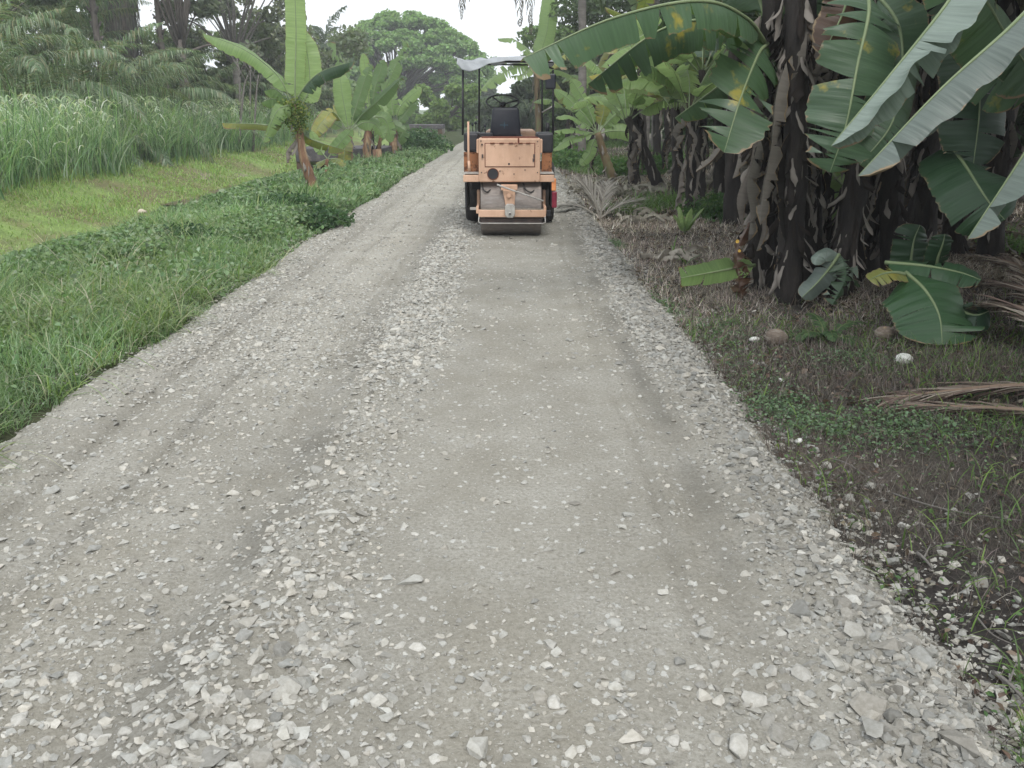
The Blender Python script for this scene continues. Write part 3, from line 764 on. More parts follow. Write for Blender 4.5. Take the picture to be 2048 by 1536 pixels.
def blade(pts, W, up, seed=0, fold=(0.3, 0.3), arch=0.5, tears=6, blade0=0.12, rag=0.05, gap=0.5, nseg=36, tipfrac=0.30, lift=0.0, m=5, wave=0.03, shift=0.0, tilt=0.14):
    """banana leaf blade. fold: angle each half hangs below the leaf plane (left,right)"""
    r = random.Random(seed)
    N_ = nseg + 1; c = catmull(pts, N_ * 2)
    T = [(c[min(i + 1, len(c) - 1)] - c[max(i - 1, 0)]).normalized() for i in range(len(c))]
    up = Vector(up)
    L = sum((c[i + 1] - c[i]).length for i in range(len(c) - 1))
    def frame(t):
        f = min(max(t, 0), 1) * (len(c) - 1); k = min(int(f), len(c) - 2); g = f - k
        p = c[k].lerp(c[k + 1], g); tt = T[k].lerp(T[k + 1], g).normalized()
        s_ = tt.cross(up)
        if s_.length < 1e-3: s_ = tt.cross(Vector((0, 1, 0.01)))
        s_.normalize(); n_ = s_.cross(tt).normalized(); return p, tt, s_, n_
    def prof(q):      # q 0..1 along blade
        a = min(1.0, (q / 0.14 + 1e-6)) ** 0.6
        b = 1.0 if q < 1 - tipfrac else math.sqrt(max(0, 1 - ((q - 1 + tipfrac) / tipfrac) ** 2)) * 0.99 + 0.01
        return a * b
    V = []; F_ = []; UV = []; E = []
    for side in (0, 1):
        sg = -1 if side == 0 else 1
        cuts = [0.0]
        if tears:
            cs = sorted(r.uniform(0.06, 0.97) for _ in range(tears)); 
            for x in cs:
                if x - cuts[-1] > 0.022: cuts.append(x)
        cuts.append(1.0)
        ph = r.uniform(0, 6)
        for a, b in zip(cuts[:-1], cuts[1:]):
            k = max(2, int(round((b - a) * nseg)) + 1)
            df = r.gauss(0, 0.16) if tears else 0; g0 = r.uniform(0, gap) * 0.022; g1 = r.uniform(0, gap) * 0.022
            if a == 0: g0 = 0
            if b == 1: g1 = 0
            base = len(V)
            for i in range(k + 1):
                q = a + (b - a) * i / k
                wd = prof(q) * W * 0.5 * (1 + r.uniform(-rag, rag * .4))
                for j in range(m + 1):
                    s = j / m
                    qq = q + (g0 * (1 - i / k) - g1 * (i / k)) * s ** 1.3 * 3 + tilt * s * W / L * 0.5 * (1 - q) + shift * s * W / L
                    tt = blade0 + (1 - blade0) * qq
                    p, tg, sd_, nn = frame(tt)
                    f = fold[side] + df * s + 0.10 * math.sin(q * 9 + ph)
                    # integrate arching
                    hd = wd * (math.sin(f + arch * s) - math.sin(f)) / arch if abs(arch) > 1e-3 else wd * s * math.cos(f)
                    vd = wd * (math.cos(f) - math.cos(f + arch * s)) / arch if abs(arch) > 1e-3 else wd * s * math.sin(f)
                    hz = hd; vt = vd
                    w_ = wave * wd * s * math.sin(q * 40 + ph * 3 + r.uniform(-.2, .2))
                    V.append(p + sd_ * sg * hz - nn * (vt + w_) + nn * lift * s * wd); UV.append((qq * L, s * wd))
                    E.append(max(s if s > .9 else s * .93, 0) * (1.0 if True else 0) + (0.25 * max(0, q - .85) / .15 if s > .4 else 0))
            for i in range(k):
                for j in range(m):
                    x = base + i * (m + 1) + j
                    fc = (x, x + 1, x + m + 2, x + m + 1)
                    F_.append(fc if side == 1 else fc[::-1])
    return V, F_, UV, E, c, L

def add_leaf(root, pts, W, up=(0, 0, 1), mat='leaf_near', rad=0.014, ribmat='midrib', name='leaf', rib=True, label=None, **kw):
    V, F_, UV, E, c, L = blade(pts, W, up, **kw)
    o0 = parent_world(root)
    A = np.array([tuple(v - o0) for v in V])
    me = np_mesh(name, A, [np.array(F_)], [M[mat]], uv=np.array(UV), attrs={'edge': E}, smooth=True)
    o = link(name, me, root)
    if label: o['label'] = label
    if rib:
        mb = MB(); cc_ = c[::3] + ([c[-1]] if (len(c) - 1) % 3 else [])
        mb.tube(cc_, [rad * (1.25 - 1.1 * (i / (len(cc_) - 1))) for i in range(len(cc_))], 6)
        rb = mb.build('midrib', M[ribmat], None, smooth=True, origin=o0); rb.location = (0, 0, 0); rb.parent = o
    return o

def arc_pts(p0, az, el0, L, droop, n=7, twist=0.0, seed=0):
    """curve leaving p0 with elevation el0 and bending down by droop radians over its length"""
    pts = [Vector(p0)]; st = L / (n - 1)
    for i in range(1, n):
        t = (i - .5) / (n - 1); el = el0 - droop * t ** 1.3; a = az + twist * t
        pts.append(pts[-1] + Vector((math.cos(a) * math.cos(el), math.sin(a) * math.cos(el), math.sin(el))) * st)
    return pts

def path_z0(c): return c[0].z

def pseudostem(root, path, r0, r1, mat, seed=0, nflap=30, flapmat=None, n=14):
    """overlapping leaf sheaths: a lumpy tapered stem plus ragged sheath edges"""
    r = random.Random(seed); mb = MB(); c = catmull(path, 22)
    mb.tube(c, [(r0 + (r1 - r0) * (i / 21)) * (1 + 0.07 * math.sin(i * 2.1 + seed)) * (1.12 if i == 0 else 1) for i in range(22)], n)
    mb.v = [tuple(Vector(v) + Vector((r.uniform(-1, 1), r.uniform(-1, 1), 0)) * r0 * 0.08) for v in mb.v]
    st = mb.build('stem', M[mat], root, smooth=True)
    for nm, mt, cnt in (('sheath_edges', flapmat or 'leaf_dry_dark', nflap), ('dark_sheaths', 'leaf_dry_dark', int(nflap * 1.2) if nflap > 20 else 0)):
        fb = MB()
        for k in range(cnt):
            t = r.uniform(0.12, 1.0); p = c[int(t * 21)]; a = r.uniform(0, 6.28); rr = (r0 + (r1 - r0) * t)
            w_ = r.uniform(.014, .042) * (1.2 if nm == 'dark_sheaths' else 1); L = min(r.uniform(.12, .42), max(.12, p.z - path_z0(c))); tw = r.uniform(-2.2, 2.2); cu = r.uniform(.3, 2.2)
            d = Vector((math.cos(a), math.sin(a), 0)); s_ = Vector((-math.sin(a), math.cos(a), 0))
            vs_ = []; nn = 8
            for i in range(nn + 1):
                q = i / nn; ww = w_ * ((0.15 + 1.1 * q ** .8) if q < .75 else (0.15 + 1.1 * .8) * (1 - (q - .75) / .25 * .8)) * (1 + r.uniform(-.3, .3))
                o = rr * 0.97 + 0.07 * q ** 1.4 * cu + 0.012 * math.sin(q * 7 + k)
                cc_ = p + d * o - Vector((0, 0, 1)) * L * (q - .12 * cu * q * q) + s_ * math.sin(q * 3 + k) * .025
                sa = s_ * math.cos(tw * q) + d * math.sin(tw * q)
                vs_ += [cc_ - sa * ww, cc_ + (d * math.cos(tw * q) - s_ * math.sin(tw * q)) * ww * .8, cc_ + sa * ww]
            fs_ = []
            for i in range(nn):
                for j in range(2):
                    x = i * 3 + j; fs_.append((x, x + 1, x + 4, x + 3))
            fb.add(vs_, fs_, [(0, 0)] * len(vs_))
        if fb.v and cnt > 8: fb.build(nm, M[mt], root, smooth=True)['kind'] = 'stuff'
    return c

def dry_hang(root, p0, L, az, seed, out_=0.18, W=0.16, mat='leaf_dry', name='dry_leaf'):
    r = random.Random(seed)
    d = Vector((math.cos(az), math.sin(az), 0)); pts = [Vector(p0)]
    for i in range(1, 6):
        q = i / 5
        pts.append(Vector(p0) + d * out_ * math.sin(min(1, q * 1.6) * 1.5) + Vector((r.uniform(-.05, .05), r.uniform(-.05, .05), -L * q)))
    return add_leaf(root, pts, W, up=(d.x + .01, d.y, 0.2), mat=mat, rib=False, name=name, seed=seed, fold=(r.uniform(.5, 1.3), r.uniform(.4, 1.3)), arch=r.uniform(.6, 1.6),
                    tears=r.randint(3, 7), blade0=0.02, rag=.35, nseg=16, m=3, wave=.25, tipfrac=.5)

def banana(name_lab, base, top, r0=.13, r1=.07, leaves=(), auto=0, L=(1.8, 2.4), W=(.42, .55), el=(.6, 1.3), droop=(.9, 1.7), az=None, mats=('leaf_far',), ups=None,
           seed=0, dry=4, drymat='leaf_dry', stem='pstem_green', flap=14, rib=True, nseg=26, tears=(2, 8), group=None, mid=None, dryL=(.5, 1.1), fold=(.1, .6)):
    r = random.Random(seed)
    base = Vector(base); base.z = gh(base.x, base.y) - 0.03
    root = thing('banana_plant', name_lab, 'banana plant', base, group)
    top = Vector(top); path = [base] + ([Vector(mid)] if mid else [base.lerp(top, .5) + Vector((r.uniform(-.05, .05), r.uniform(-.05, .05), 0))]) + [top]
    pseudostem(root, path, r0, r1, stem, seed, flap, drymat)
    for lf in leaves:
        kw = dict(lf); pts = kw.pop('pts'); add_leaf(root, pts, **kw)
    for i in range(auto):
        a = (az[i % len(az)] if az else i * 2.4 + r.uniform(-.4, .4)) + r.uniform(-.15, .15)
        l = r.uniform(*L); e = r.uniform(*el); dr = r.uniform(*droop) * (0.5 if e > 1.15 else 1)
        pts = arc_pts(top + Vector((math.cos(a), math.sin(a), 0)) * .04 - Vector((0, 0, r.uniform(0, .12))), a, e, l, dr, twist=r.uniform(-.3, .3))
        upv = Vector((-math.cos(a) * .4, -math.sin(a) * .4, 1)) + Vector((r.uniform(-.4, .4), r.uniform(-.4, .4), 0))
        add_leaf(root, pts, r.uniform(*W), up=upv, mat=r.choice(mats), rad=.011, rib=rib, seed=seed * 50 + i, fold=(r.uniform(*fold), r.uniform(*fold)), arch=r.uniform(.1, .9),
                 tears=r.randint(*tears), blade0=r.uniform(.12, .2), nseg=nseg, m=4)
    for i in range(dry):
        t = r.uniform(.55, 1.0); p = path[0].lerp(top, t) if not mid else (Vector(mid).lerp(top, t * 2 - 1) if t > .5 else base)
        a = r.uniform(0, 6.28)
        dry_hang(root, p + Vector((math.cos(a), math.sin(a), 0)) * r1, r.uniform(*dryL), a, seed * 31 + i, r.uniform(.05, .25), r.uniform(.10, .30), r.choice([drymat, drymat, 'leaf_dry_dark']))
    return root

def frond_mesh(pts, nl=46, ll=.75, lw=.035, droop=.9, seed=0, up=(0, 0, 1), start=.15, spread=.35, cols=None, rach=.02, sweep=.7, rcol=(0.16, 0.19, 0.08)):
    r = random.Random(seed); c = catmull(pts, nl * 2 + 2); V = []; Q = []; CC = []
    up = Vector(up)
    def addq(vs_, qs, col):
        b = len(V); V.extend([tuple(v) for v in vs_]); Q.extend([tuple(i + b for i in q) for q in qs]); CC.extend([col] * len(vs_))
    for i in range(len(c) - 1):
        t = (c[i + 1] - c[i]).normalized(); s_ = t.cross(up)
        if s_.length < 1e-3: s_ = Vector((1, 0, 0))
        s_.normalize(); n_ = s_.cross(t)
        q = i / (len(c) - 1)
        if i % 3 == 0 and i + 3 < len(c):
            ra = rach * (1.1 - q); rb = rach * (1.1 - q - 3 / len(c)); b_ = c[i + 3]
            addq([c[i] - s_ * ra, c[i] + n_ * ra, c[i] + s_ * ra, b_ - s_ * rb, b_ + n_ * rb, b_ + s_ * rb], [(0, 1, 4, 3), (1, 2, 5, 4), (2, 0, 3, 5)], rcol)
        if q < start: continue
        env = math.sin(math.pi * min(1, (q - start) / (1 - start) * .86 + .14)) ** .6
        for sg in (-1, 1):
            if r.random() < .06: continue
            l = ll * env * r.uniform(.75, 1.12); w_ = lw * r.uniform(.8, 1.2)
            d = (s_ * sg * 1.0 + t * (sweep + .5 * q) + n_ * r.uniform(-spread, spread)).normalized()
            bs = d.cross(n_).normalized()
            dn = Vector((0, 0, -1)); kk = r.uniform(.78, 1.22); col = tuple(k * kk for k in r.choice(cols))
            p0 = c[i]; dr = droop * r.uniform(.6, 1.3)
            p1 = p0 + d * l * .45 + dn * l * .08 * dr; p2 = p1 + (d * (1 - .45 * dr) + dn * .75 * dr).normalized() * l * .32; p3 = p2 + (d * max(.1, (.9 - .8 * dr)) + dn * 1.1 * dr).normalized() * l * .25
            bb = (bs * .8 + dn * 0.0).normalized()
            addq([p0 - bb * w_ * .3, p0 + bb * w_ * .3, p1 - bb * w_ * .5, p1 + bb * w_ * .5, p2 - bb * w_ * .4, p2 + bb * w_ * .4, p3], [(0, 1, 3, 2), (2, 3, 5, 4)], col)
            b = len(V); Q.append((b - 3, b - 2, b - 1, b - 1))
    V = np.array(V); Q = np.array(Q)
    tri = Q[Q[:, 2] == Q[:, 3]][:, :3]; quad = Q[Q[:, 2] != Q[:, 3]]
    return V, quad, tri, np.array(CC)

def frond(root, pts, mat='fol', name='frond', **kw):
    V, q, t, cc_ = frond_mesh(pts, **kw)
    V = V - np.array(parent_world(root))
    return link(name, np_mesh(name, V, [q, t], [M[mat]], cc_), root)

PG = [(0.055, 0.095, 0.04), (0.08, 0.13, 0.05), (0.11, 0.15, 0.07)]
PDRY = [(0.30, 0.27, 0.23), (0.22, 0.19, 0.16), (0.38, 0.35, 0.31)]

def crown_cards(centers, radii, per, size, cols, flat=.75, bias=.5, shell=.55, elong=1.5, spread=1.0):
    P_ = []; 
    for c, rr, k in zip(centers, radii, per):
        d = rng.normal(0, 1, (k, 3)); d /= np.linalg.norm(d, axis=1)[:, None]
        rad = rr * (shell + (1 - shell) * rng.uniform(0, 1, k)) * rng.uniform(.75, 1.1, k)
        q = d * rad[:, None]; q[:, 2] *= flat; P_.append(q + np.array(c))
    P_ = np.concatenate(P_)
    return leafcards(P_, size * rng.uniform(.6, 1.4, len(P_)), bias, cols(len(P_)), elong, .2, spread)

def tree(label, base, h, crown, size, cols, trunk_r=.2, seed=0, group=None, per=500, name='tree', barkm='bark', cat='tree', bias=.5, flat=.7, fork=.35, shell=.5, limb=1.0):
    """crown: list of (x,y,z,r) clumps relative to base"""
    base = Vector(base); root = thing(name, label, cat, base, group); r = random.Random(seed)
    mb = MB(); f = Vector((0, 0, h * fork)) + Vector((r.uniform(-.2, .2), r.uniform(-.2, .2), 0)) * trunk_r * 3
    mb.tube([base + Vector((0, 0, -.2)), base + f * .5 + Vector((r.uniform(-1, 1), r.uniform(-1, 1), 0)) * trunk_r * .6, base + f], [trunk_r * 1.3, trunk_r, trunk_r * .85], 10)
    for (x, y, z, rr) in crown:
        e = base + Vector((x, y, z)); mid = base + f + (e - base - f) * .5 + Vector((r.uniform(-1, 1), r.uniform(-1, 1), .4)) * rr * .25
        k = trunk_r * r.uniform(.22, .42) * limb
        mb.tube(catmull([base + f * r.uniform(.8, 1), mid, e], 6), [k, k * .85, k * .7, k * .55, k * .4, k * .25], 6)
        for q in range(2):
            e2 = e + Vector((r.uniform(-1, 1), r.uniform(-1, 1), r.uniform(-.3, .8))) * rr * .8
            mb.tube([mid.lerp(e, .5), e2], [k * .35, k * .12], 5)
    mb.build('trunk', M[barkm], root, smooth=True)
    ct = [(base.x + x, base.y + y, base.z + z) for x, y, z, rr in crown]; rs = [q[3] for q in crown]
    pn = [max(40, int(per * (q / np.mean(rs)) ** 2)) for q in rs]
    V, Q, cc_ = crown_cards(ct, rs, pn, size, cols, flat, bias, shell)
    link('crown', np_mesh('crown', V - np.array(base), [Q], [M['fol']], cc_), root)
    return root
# ------------------------------------------------------------------ road roller
def paint_mat(name, base, rust_amt):
    m, n, out = mat_new(name)
    fade = mixc(n, ramp(n, noise(n, 3, 4, 0.6), [(0.35, (0, 0, 0)), (0.65, (1, 1, 1))]), base, tuple(k * .82 for k in base))
    rf = ramp(n, noise(n, 9, 8, 0.75), [(0.63 - rust_amt * .14, (0, 0, 0)), (0.70 - rust_amt * .13, (1, 1, 1))])
    col = mixc(n, rf, fade, (0.12, 0.045, 0.02))
    gr = ramp(n, noise(n, 2.5, 5, 0.7, scl=(1, 1, .3)), [(0.40, (1, 1, 1)), (0.72, (0.74, 0.70, 0.65))])
    col = mixc(n, 1.0, col, gr, 'MULTIPLY')
    principled(n, out, col, 0.62, bump(n, noise(n, 25, 5, .7), 0.25, 0.006), 0, 0.3)
    return m
M['orange'] = paint_mat('faded_orange_paint', (0.64, 0.42, 0.30), 0.18)
M['orange_rusty'] = paint_mat('rusty_orange_paint', (0.42, 0.19, 0.09), 0.95)
M['black'] = simple('black_paint', (0.018, 0.019, 0.024), (0.03, 0.03, 0.034), 8, 0.5, 0.15)
M['vinyl'] = simple('black_vinyl', (0.012, 0.015, 0.024), (0.02, 0.022, 0.03), 6, 0.45, 0.2)
M['decal'] = simple('worn_blue_mark', (0.03, 0.09, 0.12), (0.02, 0.03, 0.05), 30, 0.6, 0.1)
M['rubber'] = simple('tyre_rubber', (0.02, 0.02, 0.022), (0.045, 0.04, 0.036), 12, 0.9, 0.6)
M['steel'] = simple('drum_steel', (0.26, 0.24, 0.225), (0.19, 0.165, 0.15), 5, 0.6, 0.4, 40, 0.25, c3=(0.27, 0.235, 0.21), scl=(1, 3, 3))
M['grey_metal'] = simple('grey_metal', (0.42, 0.41, 0.38), (0.30, 0.28, 0.26), 14, 0.6, 0.3)
M['dark_steel'] = simple('dark_scraper_steel', (0.055, 0.045, 0.045), (0.10, 0.07, 0.06), 12, 0.7, 0.4)
M['red_lens'] = simple('red_lens', (0.22, 0.02, 0.04), (0.15, 0.01, 0.03), 10, 0.3, 0)
M['orange_lens'] = simple('orange_lens', (0.75, 0.30, 0.12), (0.6, 0.22, 0.08), 10, 0.35, 0)
M['rust'] = simple('deep_rust', (0.10, 0.02, 0.015), (0.16, 0.06, 0.03), 30, 0.9, 0.6)
m, n, out = mat_new('grey_tarpaulin')
fc = ramp(n, noise(n, 7, 5, .65), [(.3, (0.34, 0.36, 0.38)), (.7, (0.46, 0.48, 0.50))])
p = principled(n, None, fc, .55, bump(n, noise(n, 14, 5, .6), .6, .03), 0, .4)
t = n.nodes.new('ShaderNodeBsdfTranslucent'); t.inputs[0].default_value = (.5, .55, .62, 1)
mx = n.nodes.new('ShaderNodeMixShader'); mx.inputs[0].default_value = .25
n.links.new(p.outputs[0], mx.inputs[1]); n.links.new(t.outputs[0], mx.inputs[2]); n.links.new(mx.outputs[0], out.inputs[0])
M['tarp'] = m

RY = 11.72
rr = thing('road_roller', 'faded orange road roller with steel drum and grey tarpaulin roof on the gravel road', 'road roller', (0.0, 12.6, 0.0))
def pb(mb, u0, u1, v0, v1, y, depth):
    """box whose near face spans these photo extents at distance y"""
    a = P(u0, v1, y); b = P(u1, v0, y)
    mb.box(((a.x + b.x) / 2, y + depth / 2, (a.z + b.z) / 2), (b.x - a.x, depth, b.z - a.z))
def part(name, mat, bev=0.008, smooth=False, parent=None):
    class _K:
        def __enter__(s): s.mb = MB(); return s.mb
        def __exit__(s, *a): s.o = s.mb.build(name, M[mat], parent or rr, smooth, bev)
    return _K()
# drum: rolled shell with raised rims
k = part('drum', 'steel', 0.006, True)
with k as mb:
    cx, cy, cz, r_, w_ = -0.012, 12.03, 0.372, 0.378, 0.80
    prof = [(-w_ / 2, .10), (-w_ / 2 + .002, r_ * .55), (-w_ / 2 + .004, r_ - .012), (-w_ / 2 + .014, r_), (w_ / 2 - .014, r_), (w_ / 2 - .004, r_ - .012), (w_ / 2 - .002, r_ * .55), (w_ / 2, .10)]
    mb.tube([(cx + a, cy, cz) for a, b in prof], [b for a, b in prof], 64)
drum = k.o
em = drum.modifiers.new('edge', 'EDGE_SPLIT'); em.split_angle = R(35)
with part('drum_frame', 'orange') as mb:
    pb(mb, 957, 1092, 420, 434.5, 11.56, .07)
    for sx in (-.445, .425): mb.box((sx, 11.85, .36), (.035, .55, .09))
    for sx in (-.445, .425): mb.box((sx, 12.05, .45), (.04, .16, .26))
with part('drum_yoke', 'orange') as mb:
    a = P(1005.5, 379, RY); b = P(1031, 379, RY); c_ = P(1011, 409, RY); d = P(1029, 409, RY)
    mb.prism([(a.x, a.z), (c_.x, c_.z), (d.x, d.z), (b.x, b.z)], RY - .10, RY + .05)
    mb.box(((a.x + b.x) / 2, RY, (a.z + .03)), (b.x - a.x + .05, .16, .07))
    mb.tube([((a.x + b.x) / 2 + .0, RY - .13, a.z - .07), ((a.x + b.x) / 2 + .0, RY + .1, a.z - .07)], .028, 12)
with part('hitch_bracket', 'grey_metal', .01) as mb:
    a = P(1010, 436, 11.5); b = P(1030, 408, 11.5); cxm = (a.x + b.x) / 2; w2 = (b.x - a.x) / 2
    pts = [(cxm - w2, a.z + .04), (cxm - w2 * .55, a.z), (cxm + w2 * .55, a.z), (cxm + w2, a.z + .04), (cxm + w2, b.z - .03), (cxm + w2 * .6, b.z), (cxm - w2 * .6, b.z), (cxm - w2, b.z - .03)]
    mb.prism(pts, 11.49, 11.55)
    mb.tube([(cxm, 11.44, a.z + .06), (cxm, 11.5, a.z + .06)], .016, 10)
with part('bracket_hole', 'black', 0) as mb: mb.tube([(cxm, 11.435, a.z + .06), (cxm, 11.45, a.z + .06)], .010, 10)
with part('scraper', 'dark_steel') as mb: pb(mb, 961, 1086, 436.5, 446, 11.62, .03)
with part('guard_rod', 'grey_metal', 0, True) as mb:
    q = [P(958, 433, 11.53), P(957, 444, 11.50), P(962, 446.5, 11.48), P(1086, 447, 11.48), P(1091, 445, 11.50), P(1090, 433, 11.53)]
    mb.tube(q, .007, 8)
with part('tie_rod', 'grey_metal', 0, True) as mb:
    mb.tube([P(994, 369, 11.60), P(1012, 376, 11.57), P(1087, 402, 11.50)], .011, 8)
with part('hub_pin', 'grey_metal', .004) as mb: pb(mb, 940, 957, 415, 420, 11.8, .05)
with part('rear_step', 'black', .004) as mb: pb(mb, 1093, 1102, 422, 433, 11.75, .12)
# platform and body
with part('platform', 'orange') as mb:
    pb(mb, 926.5, 958, 350, 364, RY, .06); pb(mb, 1080, 1109, 350, 364, RY, .06)
    a = P(926.5, 364, RY); b = P(1109, 350, RY)
    mb.box(((a.x + b.x) / 2, RY + 1.25, a.z + .04), (b.x - a.x - .02, 2.36, .05))
with part('footboard', 'grey_metal', .004) as mb:
    a = P(927, 349, RY); b = P(1108, 345, RY)
    mb.box((a.x + .11, RY + .32, a.z + .012), (.22, .62, .012))
with part('footboard', 'grey_metal', .004) as mb: mb.box((b.x - .10, RY + .32, a.z + .012), (.20, .62, .012))
with part('body_shell', 'orange', .018) as mb: pb(mb, 957.5, 1081, 276.5, 364.5, RY - .03, .62)
a = P(957.5, 276.5, RY - .03); b = P(1081, 364.5, RY - .03); FY = RY - .03
for u0, u1 in ((953, 960), (1078, 1085)):
    with part('side_flange', 'orange', .006) as mb: pb(mb, u0, u1, 279, 306, RY, .5)
with part('top_lip', 'rust', .004) as mb:
    mb.box(((a.x + b.x) / 2, FY + .3, a.z + .004), (b.x - a.x - .06, .5, .012))
    mb.box((P(1037, 282, FY).x, FY - .004, P(0, 281, FY).z), (.02, .012, .07))
# engine access door, a raised plate in a rusted gap
k = part('access_door', 'orange', .004)
with k as mb: pb(mb, 971, 1069, 287.5, 333, FY - .010, .016)
door = k.o
with part('door_gap', 'rust', 0) as mb: pb(mb, 969.5, 1070.5, 286, 334.5, FY - .003, .006)
for u in (985, 1003, 1022, 1041, 1056):
    with part('door_hinge', 'rust', .002, parent=door) as mb:
        q = P(u, 286.5, FY - .02); mb.tube([q - Vector((.028, 0, 0)), q + Vector((.028, 0, 0))], .008, 8)
with part('keyhole', 'black', 0, parent=door) as mb:
    q = P(1018, 328, FY - .013); mb.tube([q, q + Vector((0, .01, 0))], .013, 12)
with part('exhaust_hole', 'black', 0) as mb:
    q = P(986, 348, FY); mb.tube([q - Vector((0, .006, 0)), q + Vector((0, .02, 0))], .067, 28)
with part('exhaust_ring', 'rust', 0, True) as mb:
    ring = [q + Vector((math.cos(t) * .070, -.006, math.sin(t) * .070)) for t in np.linspace(0, 2 * math.pi, 29)]; mb.tube(ring, .006, 6, False)
for (u, v_) in ((965, 312), (1068, 312), (1067, 320), (964, 289)):
    with part('latch', 'dark_steel', .003) as mb:
        q = P(u, v_, FY - .012); mb.box(q, (.022, .02, .045 if v_ > 300 else .02))
for (u, v_) in ((963, 345), (1000, 342), (1028, 348), (1075, 345), (1050, 340), (962, 282), (1075, 283)):
    with part('bolt', 'dark_steel', 0) as mb:
        q = P(u, v_, FY); mb.tube([q - Vector((0, .008, 0)), q], .009, 6)
for u0, u1 in ((928, 957), (1083, 1104)):
    with part('side_panel', 'orange_rusty', .008) as mb: pb(mb, u0, u1, 304, 346, RY + .28, .03)
for u0, u1, v1, dd in ((927.5, 957, 304, .75), (1072.5, 1107, 306, .62)):
    with part('side_tank', 'black', .03) as mb: pb(mb, u0, u1, 265.5, v1, RY + .26, dd)
with part('rear_deck', 'black', .008) as mb: pb(mb, 955, 985, 266, 280, RY + .5, .30)
with part('engine_hood', 'orange', .03) as mb:
    a2 = P(1072, 262, 13.0); mb.box((a2.x - .36, 13.75, (a2.z + .72) / 2), (.72, 1.35, a2.z - .72))
with part('underframe', 'black', .01) as mb:
    mb.box((-.02, 13.1, .58), (.75, 2.1, .22)); mb.box((-.02, 12.42, .62), (1.05, .05, .14))
    for u0, u1 in ((930.5, 934), (1101, 1104)): pb(mb, u0, u1, 365, 418, RY + .25, .7)
for x in (-.565, -.18, .16, .50):
    k = part('front_tyre', 'rubber', 0, True)
    with k as mb:
        pr = [(-.12, .24), (-.115, .40), (-.09, .435), (0, .445), (.09, .435), (.115, .40), (.12, .24)]
        mb.tube([(x + a_, 13.45, .435) for a_, b_ in pr], [b_ for a_, b_ in pr], 36)
    with part('rim', 'orange_rusty', .004, False, parent=k.o) as mb:
        mb.tube([(x - .10, 13.45, .435), (x + .10, 13.45, .435)], .235, 24); mb.tube([(x - .13, 13.45, .435), (x + .13, 13.45, .435)], .07, 12)
with part('tail_light', 'red_lens', .012) as mb: pb(mb, 1103.5, 1114, 383, 416, RY + .02, .05)
with part('turn_signal', 'orange_lens', .012) as mb: pb(mb, 1103, 1112.5, 357, 382, RY + .01, .06)
with part('grab_rail', 'orange', 0, True) as mb:
    mb.tube([P(936.5, 243, RY + .05), P(936.8, 300, RY + .05), P(937.5, 340, RY + .02)], .014, 10)
    mb.tube([P(937.5, 322, RY + .02), P(939, 342, RY + .0)], .018, 8)
# seat
k = part('seat_back', 'vinyl', .03, True)
with k as mb:
    y = 12.36; A = [P(979, 274, y), P(1042, 274, y), P(1040, 245, y), P(1038, 217, y), P(1034, 214.5, y), P(988, 214.5, y), P(984.5, 217, y), P(982, 245, y)]
    mb.prism([(p.x, p.z) for p in reversed(A)], y, y + .10)
em = k.o.modifiers.new('edge', 'EDGE_SPLIT'); em.split_angle = R(50)
with part('worn_mark', 'decal', 0, parent=k.o) as mb:
    q = P(1008, 250, y - .002); mb.box(q, (.11, .003, .012)); mb.box(q + Vector((.005, -.001, 0)), (.012, .003, .09))
with part('seat_cushion', 'vinyl', .03) as mb: mb.box((-.08, 12.62, 1.22), (.46, .48, .10))
k = part('steering_wheel', 'black', 0, True)
with k as mb:
    c0 = P(1005, 203.5, 12.95); ax = Vector((0, -.42, .90)).normalized(); e1 = Vector((1, 0, 0)); e2 = ax.cross(e1)
    mb.tube([c0 + (e1 * math.cos(t) + e2 * math.sin(t)) * .225 for t in np.linspace(0, 2 * math.pi, 41)], .012, 8, False)
    for t in (2.3, 4.4, 6.5): mb.tube([c0 + (e1 * math.cos(t) + e2 * math.sin(t)) * .22, c0 - ax * .04], .010, 6)
    mb.tube([c0 - ax * .06, c0 - ax * .02], .045, 14)
with part('steering_column', 'black', 0, True) as mb: mb.tube([c0 - ax * .05, c0 + Vector((0, .32, -.6))], .022, 10)
for (u, v0, v1, y) in ((951, 246, 268, 12.4), (970, 252, 268, 12.35), (945, 249, 268, 12.6)):
    k = part('lever', 'black', 0, True)
    with k as mb: mb.tube([P(u + 1, v1, y), P(u, v0, y)], .007, 6)
    with part('knob', 'vinyl', 0, True, parent=k.o) as mb:
        q = P(u, v0, y); mb.tube([q - Vector((0, 0, .02)), q - Vector((0, 0, .01)), q + Vector((0, 0, .012)), q + Vector((0, 0, .02))], [.008, .018, .017, .005], 8)
# roof posts, rails, tarpaulin
for (u, v0, v1, y) in ((925.5, 139, 266, 12.15), (958, 130, 268, 13.75), (1106, 140, 266, 12.15), (1084, 132, 268, 13.75)):
    with part('roof_post', 'black', 0, True) as mb: mb.tube([P(u, v1 + 4, y), P(u + .3, v0, y)], .014, 8)
with part('roof_rail', 'black', 0, True) as mb:
    c4 = [P(925.5, 136, 12.15), P(958, 129, 13.75), P(1084, 130, 13.75), P(1106, 137, 12.15)]
    for i in range(3): mb.tube([c4[i] + Vector((0, 0, 0)), c4[i + 1]], .011, 8)
    mb.tube([P(925.5, 122, 12.15), P(1106, 124, 12.15)], .011, 8)
nx_, ny_ = 60, 30; V = []; 
topv = np.interp(np.linspace(0, 1, nx_), [0, .1, .25, .45, .65, .8, 1], [115, 121, 120, 114, 112, 111, 114])
botv = np.interp(np.linspace(0, 1, nx_), [0, .05, .12, .2, .32, .5, .7, .85, 1], [127, 139, 143, 139, 127, 121, 121, 122, 124])
